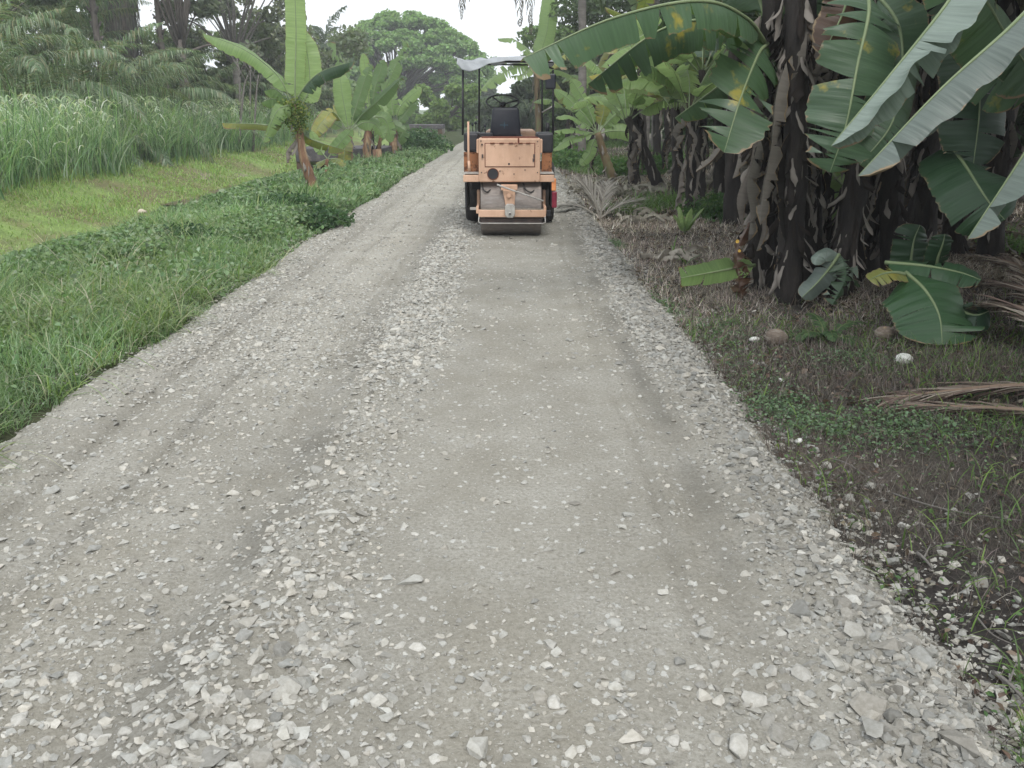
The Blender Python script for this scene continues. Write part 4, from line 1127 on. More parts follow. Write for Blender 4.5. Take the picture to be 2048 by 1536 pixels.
us = np.linspace(914, 1114, nx_)
for j in range(ny_):
    for i in range(nx_):
        q = i / (nx_ - 1)
        if j < 8:      # hanging rear flap
            t = j / 7; v_ = botv[i] * (1 - t) + topv[i] * t; y = 12.0 + .07 * t + .02 * math.sin(q * 30 + t * 2)
            p = P(us[i], v_, y)
        else:
            t = (j - 7) / (ny_ - 8); y = 12.07 + 1.85 * t
            e = P(us[i], topv[i], 12.07); x = e.x * (1 - .06 * t)
            zz = e.z * (1 - t) ** .8 + (2.30 + .03 * math.sin(q * 5)) * (1 - (1 - t) ** .8) - .05 * math.sin(math.pi * t) * (1 + .5 * math.sin(q * 11 + t * 6)) + .012 * math.sin(q * 33 + t * 9)
            p = Vector((x, y, zz))
        V.append(tuple(p - rr.location))
Q = [(j * nx_ + i, j * nx_ + i + 1, (j + 1) * nx_ + i + 1, (j + 1) * nx_ + i) for j in range(ny_ - 1) for i in range(nx_ - 1)]
to = link('tarpaulin_roof', np_mesh('tarpaulin_roof', np.array(V), [np.array(Q)], [M['tarp']], smooth=True), rr)
sm = to.modifiers.new('thick', 'SOLIDIFY'); sm.thickness = .006
k = part('mirror', 'vinyl', .02)
with k as mb: pb(mb, 1090.5, 1112, 147, 178.5, 12.0, .045)
with part('mirror_arm', 'black', 0, True, parent=k.o) as mb:
    mb.tube([P(1106, 142, 12.13), P(1098, 148, 12.04), P(1086, 146, 12.05), P(1078, 140, 12.1)], .008, 6)
with part('warning_rod', 'grey_metal', 0, True) as mb: mb.tube([P(1084, 225, 12.4), P(1098, 217, 12.35), P(1109, 210, 12.3)], .011, 6)
with part('exhaust_pipe', 'black', 0, True) as mb: mb.tube([P(1095, 268, 13.0), P(1095, 246, 13.0)], .025, 10)

M['hose'] = simple('hydraulic_hose', (0.02, 0.02, 0.022), (0.035, 0.033, 0.03), 20, 0.6, 0.2)
for q in ((P(1046, 366, RY + .06), P(1052, 380, RY - .04), P(1064, 384, RY - .02), P(1076, 372, RY + .1)), (P(964, 366, RY + .1), P(966, 378, RY - .02), P(975, 384, RY - .03), P(988, 372, RY + .1))):
    with part('hydraulic_hose', 'hose', 0, True) as mb: mb.tube(catmull(q, 12), .010, 8)
M['caked_dirt'] = simple('caked_road_dirt', (0.24, 0.21, 0.17), (0.17, 0.145, 0.115), 30, 0.95, 0.9, 60, bdist=.02)
for i, (u0, u1, v_, y) in enumerate(((930, 955, 348.5, RY + .03), (1084, 1104, 348.5, RY + .03), (962, 1088, 419, 11.575))):
    k_ = random.Random(i + 77)
    with part('caked_dirt', 'caked_dirt', 0, True) as mb:
        a_ = P(u0, v_, y); b_ = P(u1, v_, y); n_ = 26; V_ = []
        for j in range(n_):
            x_ = a_.x + (b_.x - a_.x) * j / (n_ - 1); h_ = .006 + .014 * k_.random()
            V_ += [(x_, y - .002, a_.z - .004), (x_, y + .02, a_.z + h_), (x_, y + .06, a_.z + h_ * .6), (x_, y + .065, a_.z - .004)]
        mb.add(V_, [(j * 4 + c_, j * 4 + 4 + c_, j * 4 + 5 + c_, j * 4 + 1 + c_) for j in range(n_ - 1) for c_ in range(3)])
# ------------------------------------------------------------------ left side: banana row
BG_ = 'banana plants in a row on the left verge'
y = 17.4
b = G(612, 402)
ll = dict(rad=.016)
banana('tallest banana plant of the left row, with scarred leaning trunk and one leaf straight up', (b.x, y, 0), P(590, 205, y), .105, .065, mid=P(604, 300, y),
  stem='pstem_left', flap=16, drymat='leaf_dry', dry=1, seed=3, group=BG_, dryL=(.4, .7), leaves=[
  dict(pts=[P(592, 215, y), P(590, 165, y), P(592, 60, y + .1), P(588, -60, y + .2)], W=.38, up=(0.15, -1, 0), mat='leaf_far', seed=1, fold=(.0, .15), arch=.15, tears=1, blade0=.16, rad=.018, tipfrac=.22),
  dict(pts=[P(600, 215, y + .15), P(618, 180, y + .3), P(618, 130, y + .4), P(606, 60, y + .5)], W=.46, up=(0.1, -1, 0), mat='leaf_far', seed=2, fold=(.1, .2), arch=.2, tears=1, blade0=.1),
  dict(pts=[P(584, 208, y), P(556, 152, y), P(490, 100, y), P(405, 66, y)], W=.42, up=(.35, -.75, .7), mat='leaf_far', seed=3, fold=(.2, .5), arch=.4, tears=1, blade0=.13, rag=.12, gap=.3),
  dict(pts=[P(590, 205, y - .1), P(612, 170, y - .2), P(645, 142, y - .3), P(708, 122, y - .5)], W=.42, up=(-.3, -.35, 1), mat='leaf_near', seed=4, fold=(.7, .8), arch=.6, tears=4, blade0=.2),
  dict(pts=[P(588, 215, y), P(572, 212, y - .2), P(552, 226, y - .3), P(528, 285, y - .3)], W=.42, up=(-.5, -1, .3), mat='leaf_far', seed=5, fold=(.2, .3), arch=.4, tears=5, blade0=.22, tipfrac=.6),
  dict(pts=[P(586, 232, y), P(555, 250, y - .1), P(510, 248, y - .2), P(444, 246, y - .2)], W=.22, up=(0, -.3, 1), mat='leaf_yellow', seed=6, fold=(1.1, 1.0), arch=.5, tears=2, blade0=.25, tipfrac=.05),
  dict(pts=[P(586, 215, y + .2), P(560, 185, y + .3), P(545, 178, y + .4), P(528, 182, y + .4)], W=.35, up=(0, -.6, 1), mat='leaf_far', seed=7, fold=(.6, .8), arch=.5, tears=3),
  dict(pts=[P(584, 220, y + .2), P(565, 205, y + .3), P(545, 198, y + .3), P(522, 205, y + .3)], W=.34, up=(0, -.4, 1), mat='leaf_far', seed=8, fold=(.8, .9), arch=.5, tears=4),
  dict(pts=[P(600, 240, y + .2), P(610, 270, y + .3), P(640, 285, y + .3), P(690, 300, y + .4)], W=.30, up=(0, -.6, 1), mat='leaf_yellow', seed=9, fold=(.6, .9), arch=.5, tears=4),
])
# climbing vine knotted round the crown of the tallest plant
q = P(588, 225, y - .05); N = 1100
pos = np.array(q) + rng.normal(0, 1, (N, 3)) * np.array([.13, .12, .12])
pos2 = np.array(P(594, 245, y - .1)) + rng.normal(0, 1, (500, 3)) * np.array([.08, .10, .10])
vv, qq, c_ = leafcards(np.concatenate([pos, pos2]), rng.uniform(.02, .045, N + 500), .5, pal(N + 500, [(0.10, 0.17, 0.04), (0.16, 0.22, 0.06), (0.07, 0.12, 0.04), (0.22, 0.24, 0.07)]), 1.4)
vo = link('climbing_vine', np_mesh('climbing_vine', vv - np.array(q), [qq], [M['fol']], c_)); vo.location = q
tag(vo, 'small-leaved climbing vine knotted round the crown of the tallest left banana plant', 'vine')

def lf(*pts, W=.5, **kw):
    d = dict(pts=list(pts), W=W, up=(0, -1, .25), mat='leaf_far', fold=(.15, .25), arch=.3, tears=4, gap=.7, blade0=.14, tipfrac=.35, rad=.013); d.update(kw); return d
y = 25.5; b = P(0, 0, 1)
def bs(u, y): return (P(u, 400, y).x, y, 0)
banana('banana plant with broad bright upright leaves just right of the tallest one', bs(700, y), P(697, 262, y), .15, .09, stem='pstem_left', seed=11, dry=4, group=BG_, leaves=[
  lf(P(698, 265, y), P(692, 230, y), P(684, 185, y), P(679, 140, y + .1), W=0.58, seed=11, tears=0, tipfrac=.5),
  lf(P(700, 262, y), P(722, 232, y), P(752, 205, y - .4), P(803, 155, y - .8), W=0.46, seed=12, mat='leaf_mid', up=(.2, -.9, .6), fold=(.3, .7)),
  lf(P(696, 262, y), P(668, 225, y), P(648, 240, y - .3), P(622, 275, y - .5), W=0.50, seed=13, mat='leaf_yellow', up=(-.2, -1, .3)),
  lf(P(700, 262, y), P(728, 245, y), P(752, 250, y), P(768, 275, y), W=0.45, seed=14, up=(0, -1, .4)),
  lf(P(698, 262, y), P(712, 215, y), P(728, 165, y), P(742, 128, y), W=0.39, seed=15, mat='leaf_mid'),
  lf(P(694, 262, y), P(690, 290, y - .3), P(688, 315, y - .4), P(686, 342, y - .4), W=0.46, seed=16, mat='leaf_yellow', fold=(.5, .6), tears=2),
  lf(P(695, 262, y), P(670, 248, y + .3), P(650, 235, y + .3), P(635, 225, y + .3), W=0.30, seed=17, mat='leaf_far')])
y = 23.2
banana('small banana plant with yellow-green leaves low beside the tallest trunk', bs(657, y), P(655, 318, y), .06, .04, stem='pstem_left', seed=21, dry=1, flap=5, group=BG_, leaves=[
  lf(P(655, 318, y), P(640, 300, y), P(632, 285, y), P(622, 262, y), W=0.25, seed=21, mat='leaf_far'),
  lf(P(655, 318, y), P(668, 300, y), P(685, 280, y), P(705, 258, y), W=0.34, seed=22),
  lf(P(655, 318, y), P(645, 322, y), P(636, 328, y - .2), P(628, 335, y - .2), W=0.22, seed=23, mat='leaf_yellow', up=(0, -.6, 1)),
  lf(P(655, 318, y), P(668, 318, y), P(680, 322, y - .2), P(690, 332, y - .3), W=0.21, seed=24, mat='leaf_yellow', up=(0, -.6, 1))])
y = 28
banana('banana plant with a fan of narrow upright leaves in front of the round tree', bs(738, y), P(742, 235, y), .15, .09, stem='pstem_left', seed=31, dry=4, group=BG_, leaves=[
  lf(P(742, 235, y), P(736, 190, y), P(732, 150, y), P(726, 106, y), W=0.39, seed=31, tears=3),
  lf(P(742, 235, y), P(748, 185, y), P(758, 150, y), P(768, 120, y), W=0.41, seed=32, mat='leaf_mid'),
  lf(P(742, 235, y), P(762, 195, y), P(785, 145, y), P(812, 84, y), W=0.46, seed=33, mat='leaf_mid', tears=16, gap=1.6),
  lf(P(742, 235, y), P(715, 200, y), P(695, 160, y), P(660, 85, y), W=0.38, seed=34, mat='leaf_mid', tears=14, gap=1.6),
  lf(P(742, 235, y), P(765, 235, y), P(775, 250, y), P(782, 285, y), W=0.45, seed=35),
  lf(P(742, 235, y), P(722, 228, y), P(705, 232, y), P(688, 252, y), W=0.41, seed=36, mat='leaf_far')])
y = 32
banana('banana plant with leaves slanting right over the road edge', bs(790, y), P(790, 245, y), .16, .1, stem='pstem_left', seed=41, dry=5, group=BG_, leaves=[
  lf(P(790, 248, y), P(800, 215, y), P(818, 195, y), P(843, 175, y), W=0.45, seed=41, up=(.1, -.9, .7)),
  lf(P(790, 248, y), P(805, 235, y), P(820, 215, y), P(838, 200, y), W=0.41, seed=42, mat='leaf_mid', up=(.1, -.9, .7)),
  lf(P(790, 248, y), P(785, 215, y), P(782, 190, y), P(776, 160, y), W=0.45, seed=43),
  lf(P(790, 248, y), P(770, 225, y), P(752, 215, y), P(735, 222, y), W=0.46, seed=44),
  lf(P(790, 248, y), P(805, 255, y), P(800, 275, y), P(775, 280, y), W=0.52, seed=45, mat='leaf_mid'),
  lf(P(790, 248, y), P(770, 262, y), P(755, 272, y), P(742, 285, y), W=0.45, seed=46, mat='leaf_mid')])
y = 29
banana('thin banana sucker with drooping leaves between the bigger left plants', bs(760, y), P(762, 272, y), .08, .05, stem='pstem_left', seed=51, dry=2, flap=6, group=BG_, leaves=[
  lf(P(762, 272, y), P(770, 255, y), P(790, 250, y), P(812, 262, y), W=0.34, seed=51, mat='leaf_mid'),
  lf(P(762, 272, y), P(752, 262, y), P(738, 268, y), P(728, 285, y), W=0.34, seed=52),
  lf(P(762, 272, y), P(763, 250, y), P(760, 230, y), P(752, 205, y), W=0.34, seed=53)])
# WIDE
# NARR
# cut stump
g = Vector(bs(758, 27)); g.z = gh(g.x, g.y); st = thing('banana_stump', 'short cut pale banana stump under the left banana row', 'stump', g)
mb = MB(); mb.tube([g + Vector((0, 0, -.05)), g + Vector((.02, 0, .2)), g + Vector((0, 0, .48))], [.16, .14, .13], 12); mb.build('trunk', M['pstem_left'], st, True)

# dark broad-leaved shrub by the road edge, and vine mound
for (u, v_, rx, ry, rz, N, sz, lab) in ((575, 432, .62, .8, .30, 2600, .055, 'dark broad-leaved bush at the foot of the tallest left banana plant'),
                                  (640, 452, .45, .6, .22, 1500, .05, 'low dark bush spilling onto the left edge of the gravel'),
                                  (370, 490, .7, .6, .20, 1700, .045, 'low clump of dark weeds on the left verge nearer the camera'),
                                  (835, 258, 1.2, 2, .8, 2200, .11, 'dense green shrub at the far end of the left banana row')):
    g = G(u, v_); g.z = gh(g.x, g.y)
    if v_ < 300: g = Vector((P(835, 250, 37).x, 37, gh(P(835, 250, 37).x, 37)))
    d = rng.normal(0, 1, (N, 3)); d /= np.linalg.norm(d, axis=1)[:, None]; d *= rng.uniform(.3, 1, (N, 1)) ** .5; d[:, 2] = np.abs(d[:, 2])
    pos = d * np.array([rx, ry, rz]) * rng.uniform(.7, 1.25, (N, 1))
    vv, qq, c_ = leafcards(pos + np.array([0, 0, .03]), sz * rng.uniform(.5, 1.3, N), 1.0, pal(N, [(0.035, 0.08, 0.035), (0.055, 0.11, 0.045), (0.08, 0.14, 0.07)]), 1.3)
    o = thing('bush', lab, 'bush', g); l_ = link('foliage', np_mesh('foliage', vv, [qq], [M['fol']], c_), o)
    mb = MB()
    for i in range(9):
        a = i * .7; mb.tube([g, g + Vector((math.cos(a) * rx * .4, math.sin(a) * ry * .4, rz * .5)), g + Vector((math.cos(a) * rx * .8, math.sin(a) * ry * .8, rz * .8))], [.012, .008, .004], 5)
    mb.build('stems', M['bark'], o)

# culvert slabs across the ditch, brown water beneath
M['concrete'] = simple('weathered_concrete', (0.10, 0.095, 0.105), (0.065, 0.06, 0.065), 4, 0.9, 0.5, 20, c3=(0.14, 0.13, 0.13))
M['mud'] = simple('muddy_ditch_water', (0.11, 0.07, 0.045), (0.075, 0.05, 0.035), 2, 0.35, 0.15, 6)
def culvert(u0, u1, y, ztop, th, label, dep=2.6):
    xa = P(u0, 300, y).x; xb = P(u1, 300, y).x; c0 = Vector(((xa + xb) / 2, y, ztop - th))
    o = thing('culvert', label, 'culvert', c0)
    mb = MB(); mb.box((c0.x, y + dep / 2, ztop - th / 2), (xb - xa, dep, th)); mb.build('deck', M['concrete'], o, bevel=.03)
    for x in (xa + .15, xb - .15):
        mb = MB(); mb.box((x, y + dep / 2, ztop - th - .2), (.3, dep - .1, .4)); mb.build('side_wall', M['mud'], o, bevel=.02)
    mb = MB(); mb.tube([(c0.x, y + dep - .3, ztop - th - .75), (c0.x, y + .1, ztop - th - .75)], .5, 20, False); mb.build('pipe', M['concrete'], o, True)
culvert(590, 765, 29.5, .40, .42, 'dark concrete culvert slab crossing the ditch behind the left banana row')
culvert(815, 885, 62, .62, .28, 'thin dark culvert slab far off beside the road under the round tree')
mb = MB(); V = []; 
mx_, my_ = np.meshgrid(np.linspace(-8.6, -6.4, 6), np.linspace(22, 30, 12))
water = link('ditch_water', np_mesh('ditch_water', np.stack([mx_.ravel(), my_.ravel(), np.full(mx_.size, -.63)], 1), [np.array([(j * 6 + i, j * 6 + i + 1, j * 6 + i + 7, j * 6 + i + 6) for j in range(11) for i in range(5)])], [M['mud']]))
tag(water, kind='structure')

# ditch stone, dark tuft
for (u, v_, s, nm) in ((283, 416, .10, 'round pale rock lying alone in the grassy ditch'),):
    g = G(u, v_, -.55); V, T = hull_rock(901, 40, .7, 1.1); V = V * s
    o = link('rock', np_mesh('rock', V, [T], [M['chip']], np.repeat([[.55, .48, .40]], len(V), 0), smooth=True)); o.location = (g.x, g.y, gh(g.x, g.y) + .04); tag(o, nm, 'rock')

# ------------------------------------------------------------------ palms and trees beyond the tall grass
def palm(label, x, y, h, nf, L, seed, cols=PG, group=None, trunk_r=.22, el=(.2, 1.4), droop=(1.0, 1.9), ll=.8, dead=4, barkm='bark', nl=44, lw=.04, cat='palm tree', lean=0):
    r = random.Random(seed); z0 = gh(x, y) if y < 60 else float(ground_h(x, y)); root = thing('palm_tree', label, cat, (x, y, z0), group)
    top = Vector((x + lean, y, z0 + h))
    if h > .5:
        mb = MB(); c = catmull([(x, y, z0 - .2), (x + lean * .3, y, z0 + h * .5), top], 18)
        mb.tube(c, [trunk_r * (1.15 - .25 * i / 17) * (1 + .08 * (i % 2)) for i in range(18)], 12)
        if barkm == 'bark':
            for i in range(60):
                t = r.uniform(.1, 1); p = c[int(t * 17)]; a = r.uniform(0, 6.28); d = Vector((math.cos(a), math.sin(a), 0))
                mb.tube([p + d * trunk_r * .7, p + d * (trunk_r + .12) + Vector((0, 0, .22))], [.06, .03], 5)
        mb.build('trunk', M[barkm], root, True)
    for i in range(nf):
        a = i * 2.399 + r.uniform(-.3, .3); q = i / nf; e = el[1] + (el[0] - el[1]) * q + r.uniform(-.15, .15)
        l = L * r.uniform(.8, 1.1); dd = r.uniform(*droop)
        frond(root, arc_pts(top, a, e, l, dd, 8, r.uniform(-.2, .2)), seed=seed * 40 + i, ll=ll * r.uniform(.85, 1.15), cols=cols, nl=nl, lw=lw, spread=.5, droop=r.uniform(.6, 1.3))
    for i in range(dead):
        a = r.uniform(0, 6.28)
        frond(root, arc_pts(top - Vector((0, 0, .2)), a, -.3, L * .6, 1.0, 6), seed=seed * 40 + 99 + i, ll=ll * .7, cols=PDRY, nl=int(nl * .6), lw=lw, spread=.3, droop=1.3, name='dead_frond')
    return root
GP = 'trunkless palms behind the tall grass'
PG2 = [(0.12, 0.19, 0.10), (0.17, 0.24, 0.14), (0.08, 0.13, 0.07), (0.27, 0.32, 0.24), (0.20, 0.20, 0.12)]
for i, (u, y, h, L, nf) in enumerate(((-60, 26, 1.0, 5.0, 26), (60, 28, 1.0, 5.0, 28), (190, 31, 1.0, 5.0, 28), (300, 36, 1.0, 5.0, 26), (395, 42, .7, 4.8, 24), (470, 48, .6, 4.8, 22), (545, 55, .8, 5.0, 22), (130, 36, 2.6, 5.0, 24), (-20, 32, 3.2, 5.0, 24), (610, 64, .8, 5.4, 20), (330, 44, 2.6, 5.2, 22))):
    labs = ['palm clump of arching fronds cut by the left edge of the photo', 'palm clump behind the tall grass near the left edge, beside the edge one', 'palm clump behind the tall grass with a long arching frond', 'palm clump in front of the thick dark trunk behind the tall grass',
            'pale grey-green palm clump right of the thick dark trunk', 'drooping palm clump behind the grass left of the tallest banana plant', 'far palm clump directly behind the tallest banana plant', 'taller palm rising behind the clumps, left of the thick dark trunk',
            'taller dark palm at the upper left edge of the photo', 'distant palm clump between the banana row and the round tree', 'taller palm behind the thick dark trunk']
    palm(labs[i], P(u, 300, y).x, y, h, nf, L, 60 + i, PG2, GP, ll=.72, el=(.15, 1.4), lw=.032, nl=60)

def clumps(r, n, rx, ry, z0, z1, rad):
    return [(r.uniform(-rx, rx), r.uniform(-ry, ry), r.uniform(z0, z1), r.uniform(*rad)) for _ in range(n)]
r = random.Random(4)
GC = lambda cs, w=None: (lambda n_: pal(n_, cs, w, .25))
hz = [(0.18, 0.20, 0.155), (0.23, 0.25, 0.20), (0.12, 0.14, 0.11)]  # greyed foliage, distance haze put into the leaf colours
tree('tall lacy tree with sky gaps in its crown behind the left palms', (P(480, 200, 44).x, 44, .2), 11.5, clumps(r, 24, 3.3, 2.0, 4.2, 10.2, (.5, .95)), .15, GC(hz), .18, 3, per=200, barkm='bark_pale')
tree('second lacy tree with open crown left of the tallest banana leaf', (P(560, 200, 50).x - .4, 50, .2), 9, clumps(r, 14, 1.7, 1.5, 3.5, 6.8, (.4, .8)), .14, GC(hz), .12, 5, per=180, barkm='bark_pale')
tree('grey-green tree with gaps behind the thick dark trunk at upper left', (P(370, 200, 40).x, 40, .2), 12, clumps(r, 18, 3.0, 2.0, 3.2, 12.5, (.5, 1.0)), .16, GC([(0.15, 0.18, 0.13), (0.19, 0.22, 0.16)]), .2, 6, per=220)
tree('pale feathery tree at the upper left corner of the photo', (P(30, 200, 44).x, 44, .2), 12, clumps(r, 26, 5.2, 2.5, 4.0, 13, (.9, 1.6)), .12, GC([(0.20, 0.30, 0.14), (0.26, 0.35, 0.18), (0.12, 0.18, 0.09)]), .25, 7, per=800)
tree('leafy tree filling the gap between the left palms', (P(160, 200, 46).x, 46, .2), 8, clumps(r, 18, 3.4, 2.4, 2.0, 6.6, (.8, 1.4)), .13, GC([(0.17, 0.24, 0.13), (0.22, 0.28, 0.16)]), .22, 8, per=600)
tree('low dark tree behind the palm clumps at the far left', (P(-90, 200, 36).x, 36, .2), 8, clumps(r, 20, 4.0, 2.4, 1.5, 6.5, (.9, 1.4)), .12, GC([(0.09, 0.13, 0.07), (0.12, 0.16, 0.085)]), .2, 18, per=700)
tree('low grey-green thicket tree behind the tallest banana plant', (P(590, 200, 56).x, 56, .2), 6, clumps(r, 20, 4.0, 2.4, 1.5, 5.4, (.9, 1.6)), .18, GC([(0.13, 0.16, 0.105), (0.16, 0.19, 0.13)]), .2, 19, per=420)
tree('low grey-green thicket tree between the palm clumps', (P(430, 200, 48).x, 48, .2), 6, clumps(r, 20, 4.0, 2.4, 1.0, 5.0, (.9, 1.6)), .18, GC([(0.13, 0.16, 0.105), (0.15, 0.18, 0.12)]), .2, 29, per=420)
# thick dark trunk wrapped in hanging epiphytes
x = P(262, 200, 31).x * 40 / 31; o = thing('oil_palm_tree', 'thick dark palm trunk wrapped in hanging dead growth at upper left', 'palm tree', (x, 40, .2))
mb = MB(); mb.tube([(x - .1, 40, 0), (x, 40, 4), (x + .15, 40, 11)], [.6, .55, .5], 14); mb.build('trunk', M['bark'], o, True)
N = 3000; zz = rng.uniform(1.5, 11, N); aa = rng.uniform(0, 6.28, N)
pos = np.stack([np.cos(aa) * (.55 + rng.uniform(0, .2, N)), np.sin(aa) * .6, zz], 1) + np.array([x, 40, 0])
prt = blades(pos, -rng.uniform(.3, .8, N), np.full(N, .05), rng.uniform(-.25, .1, N), aa, rng.uniform(0, .3, N), pal(N, [(0.13, 0.125, 0.12), (0.16, 0.16, 0.14), (0.09, 0.10, 0.08)]), 2)
link('epiphytes', np_mesh('epiphytes', prt[0] - np.array(o.location), [prt[1]], [M['drygrass']], prt[2]), o)
for i in range(16):
    a = i * 2.4; frond(o, arc_pts((x + .15, 40, 11), a, random.Random(i).uniform(-.3, 1.2), 4.2, 1.6, 8), seed=700 + i, ll=.9, cols=PG2, nl=36, lw=.06)
x2 = P(210, 200, 34).x; palm('tall palm with dead fronds hanging into the frame top left of the thick trunk', x2, 34, 8.0, 16, 4.0, 81, PG2, None, .10, (-.2, 1.3), (1.2, 2.0), dead=9)
x2 = P(335, 200, 40).x; palm('tall palm crown cut by the top of the photo right of the thick trunk', x2, 40, 9.5, 14, 4.2, 82, PG2, None, .11, (-.2, 1.2), (1.2, 2.0), dead=7)
# dead pale saplings
for i, (u, v0, v1, y) in enumerate(((483, 225, 110, 38), (500, 225, 125, 39), (507, 222, 150, 37), (476, 215, 150, 36))):
    a_ = P(u - 8, v0, y); b_ = P(u + (i - 1) * 10, v1, y); a0 = Vector((a_.x, y, gh(a_.x, y)))
    o = thing('bare_sapling', ['thin pale bare stem straight up in front of the lacy tree', 'thin pale bare stem forking beside the straight one', 'short pale bare stem leaning right behind the grass', 'short pale bare stem leaning left behind the grass'][i], 'sapling', a0)
    mb = MB(); c = catmull([a0, a_.lerp(b_, .5) + Vector((.1, 0, 0)), b_], 8); mb.tube(c, [.05 - .004 * k for k in range(8)], 6)
    mb.tube([c[4], c[4] + Vector((.5, 0, 1.1))], [.025, .01], 5); mb.tube([c[5], c[5] + Vector((-.4, .1, .8))], [.02, .008], 5); mb.build('trunk', M['bark_pale'], o, True)

# great umbrella-crowned tree over the end of the road
YT = 105.0; cxT = P(805, 200, YT).x; root_xy = (P(792, 200, YT).x, YT, 0.0)
cl = []
rt = random.Random(12)
edge = [(-1, 4.6), (-.85, 7.6), (-.65, 9.6), (-.4, 11.2), (-.1, 12.1), (.15, 12.2), (.4, 11.3), (.65, 9.9), (.85, 8.2), (1, 6.0)]
hw_ = (P(975, 150, YT).x - P(638, 150, YT).x) / 2 * 1.12
for i in range(190):
    a = rt.uniform(0, 6.28); q = rt.uniform(0, 1) ** .5; xx = math.cos(a) * q; yy = math.sin(a) * q
    zt = np.interp(q, [0, .15, .4, .65, .85, 1], [12.6, 12.5, 11.7, 10.0, 8.0, 5.4])
    cl.append((cxT - root_xy[0] + xx * hw_, yy * hw_ * .9, zt - 1.0 - rt.uniform(0, .9) , rt.uniform(.75, 1.25)))
for i in range(50):
    a = rt.uniform(0, 6.28); q = rt.uniform(.3, 1.0)
    cl.append((cxT - root_xy[0] + math.cos(a) * q * hw_, math.sin(a) * q * hw_ * .9, rt.uniform(4.2, 7.0), rt.uniform(.6, 1.1)))
tree('huge umbrella-shaped rain tree over the end of the road', root_xy, 13, cl, .24, GC([(0.19, 0.31, 0.12), (0.24, 0.37, 0.15), (0.14, 0.22, 0.09)]), .6, 9, per=520, fork=.22, flat=.6, bias=1.2, shell=.3, limb=.35)
# foliage at the end of the road and right of it
FB = [(0.13, 0.20, 0.09), (0.17, 0.24, 0.11), (0.09, 0.135, 0.07)]
for i, (u, y, h, wdt, lab, col) in enumerate((
    (600, 80, 5.0, 5, 'rounded green tree behind the tallest banana plant', FB), (900, 72, 3.4, 4.5, 'light green bush mass beyond the roller left of its posts', [(0.13, 0.21, 0.06), (0.17, 0.25, 0.08)]),
    (860, 85, 3.6, 5, 'pale green bush under the umbrella tree crown', [(0.12, 0.19, 0.07), (0.09, 0.14, 0.06)]), (960, 90, 3.0, 5, 'dark tree seen between the left roof posts of the roller', FB),
    (1000, 66, 2.6, 3.4, 'dark hazy tree behind the roller seat', [(0.09, 0.13, 0.08), (0.12, 0.16, 0.10)]), (1062, 58, 3.6, 2.2, 'dark hanging tree right behind the roller steering wheel', [(0.045, 0.07, 0.04), (0.065, 0.095, 0.05)]),
    (760, 95, 5, 6, 'green tree filling behind the left banana row', FB), (930, 120, 5, 8, 'distant tree line closing the end of the road', [(0.07, 0.11, 0.05)]), (560, 75, 5.6, 8, 'distant rounded tree behind the lacy trees', FB),
    (1120, 50, 6.5, 4, 'tree behind the right coconut trunk', FB), (1220, 46, 7.5, 5, 'dense tall tree behind the right banana row', [(0.08, 0.12, 0.06), (0.10, 0.14, 0.075)]), (1350, 42, 8.5, 5, 'dense dark tree behind the middle of the right banana row', [(0.06, 0.095, 0.05), (0.08, 0.12, 0.06)]),
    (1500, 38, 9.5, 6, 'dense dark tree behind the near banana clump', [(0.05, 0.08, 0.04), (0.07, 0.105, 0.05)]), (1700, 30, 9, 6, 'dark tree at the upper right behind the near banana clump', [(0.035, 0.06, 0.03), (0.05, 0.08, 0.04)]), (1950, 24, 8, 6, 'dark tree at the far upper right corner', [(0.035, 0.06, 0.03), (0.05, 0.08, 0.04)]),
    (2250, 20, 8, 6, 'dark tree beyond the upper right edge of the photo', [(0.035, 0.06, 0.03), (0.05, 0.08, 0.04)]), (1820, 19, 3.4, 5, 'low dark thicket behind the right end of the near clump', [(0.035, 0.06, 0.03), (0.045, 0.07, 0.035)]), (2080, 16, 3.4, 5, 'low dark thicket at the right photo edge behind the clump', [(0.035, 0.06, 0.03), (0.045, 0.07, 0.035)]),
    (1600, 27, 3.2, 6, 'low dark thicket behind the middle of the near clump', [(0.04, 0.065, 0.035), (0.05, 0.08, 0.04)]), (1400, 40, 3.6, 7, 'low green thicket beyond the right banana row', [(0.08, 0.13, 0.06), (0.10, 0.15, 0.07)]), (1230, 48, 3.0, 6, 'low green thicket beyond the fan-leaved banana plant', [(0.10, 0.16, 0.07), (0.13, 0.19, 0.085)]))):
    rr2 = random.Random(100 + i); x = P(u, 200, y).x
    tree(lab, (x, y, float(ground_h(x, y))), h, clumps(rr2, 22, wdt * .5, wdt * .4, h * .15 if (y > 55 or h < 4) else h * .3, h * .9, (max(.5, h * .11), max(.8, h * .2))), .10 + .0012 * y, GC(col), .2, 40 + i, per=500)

# SHADE: the plantation goes on beside and behind the photographer, on the right
for i, (x, y, h) in enumerate(((6.6, 1.5, 7.0), (7.4, -3.0, 7.5), (7.6, 4.6, 7.5))):
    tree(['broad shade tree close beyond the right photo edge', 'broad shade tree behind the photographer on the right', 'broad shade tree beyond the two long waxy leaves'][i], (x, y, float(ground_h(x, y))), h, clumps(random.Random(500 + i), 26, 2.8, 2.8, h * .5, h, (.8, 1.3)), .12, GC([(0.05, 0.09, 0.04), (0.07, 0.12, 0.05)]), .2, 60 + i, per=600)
# ------------------------------------------------------------------ right side: near banana clump
def nl(*pts, W=.6, **kw):
    d = dict(pts=list(pts), W=W, up=(0, -1, .4), mat='leaf_near', fold=(.2, .3), arch=.4, tears=6, blade0=.12, tipfrac=.35, rad=.016, nseg=44, m=6); d.update(kw); return d
NG = 'pseudostems of the near right banana clump'
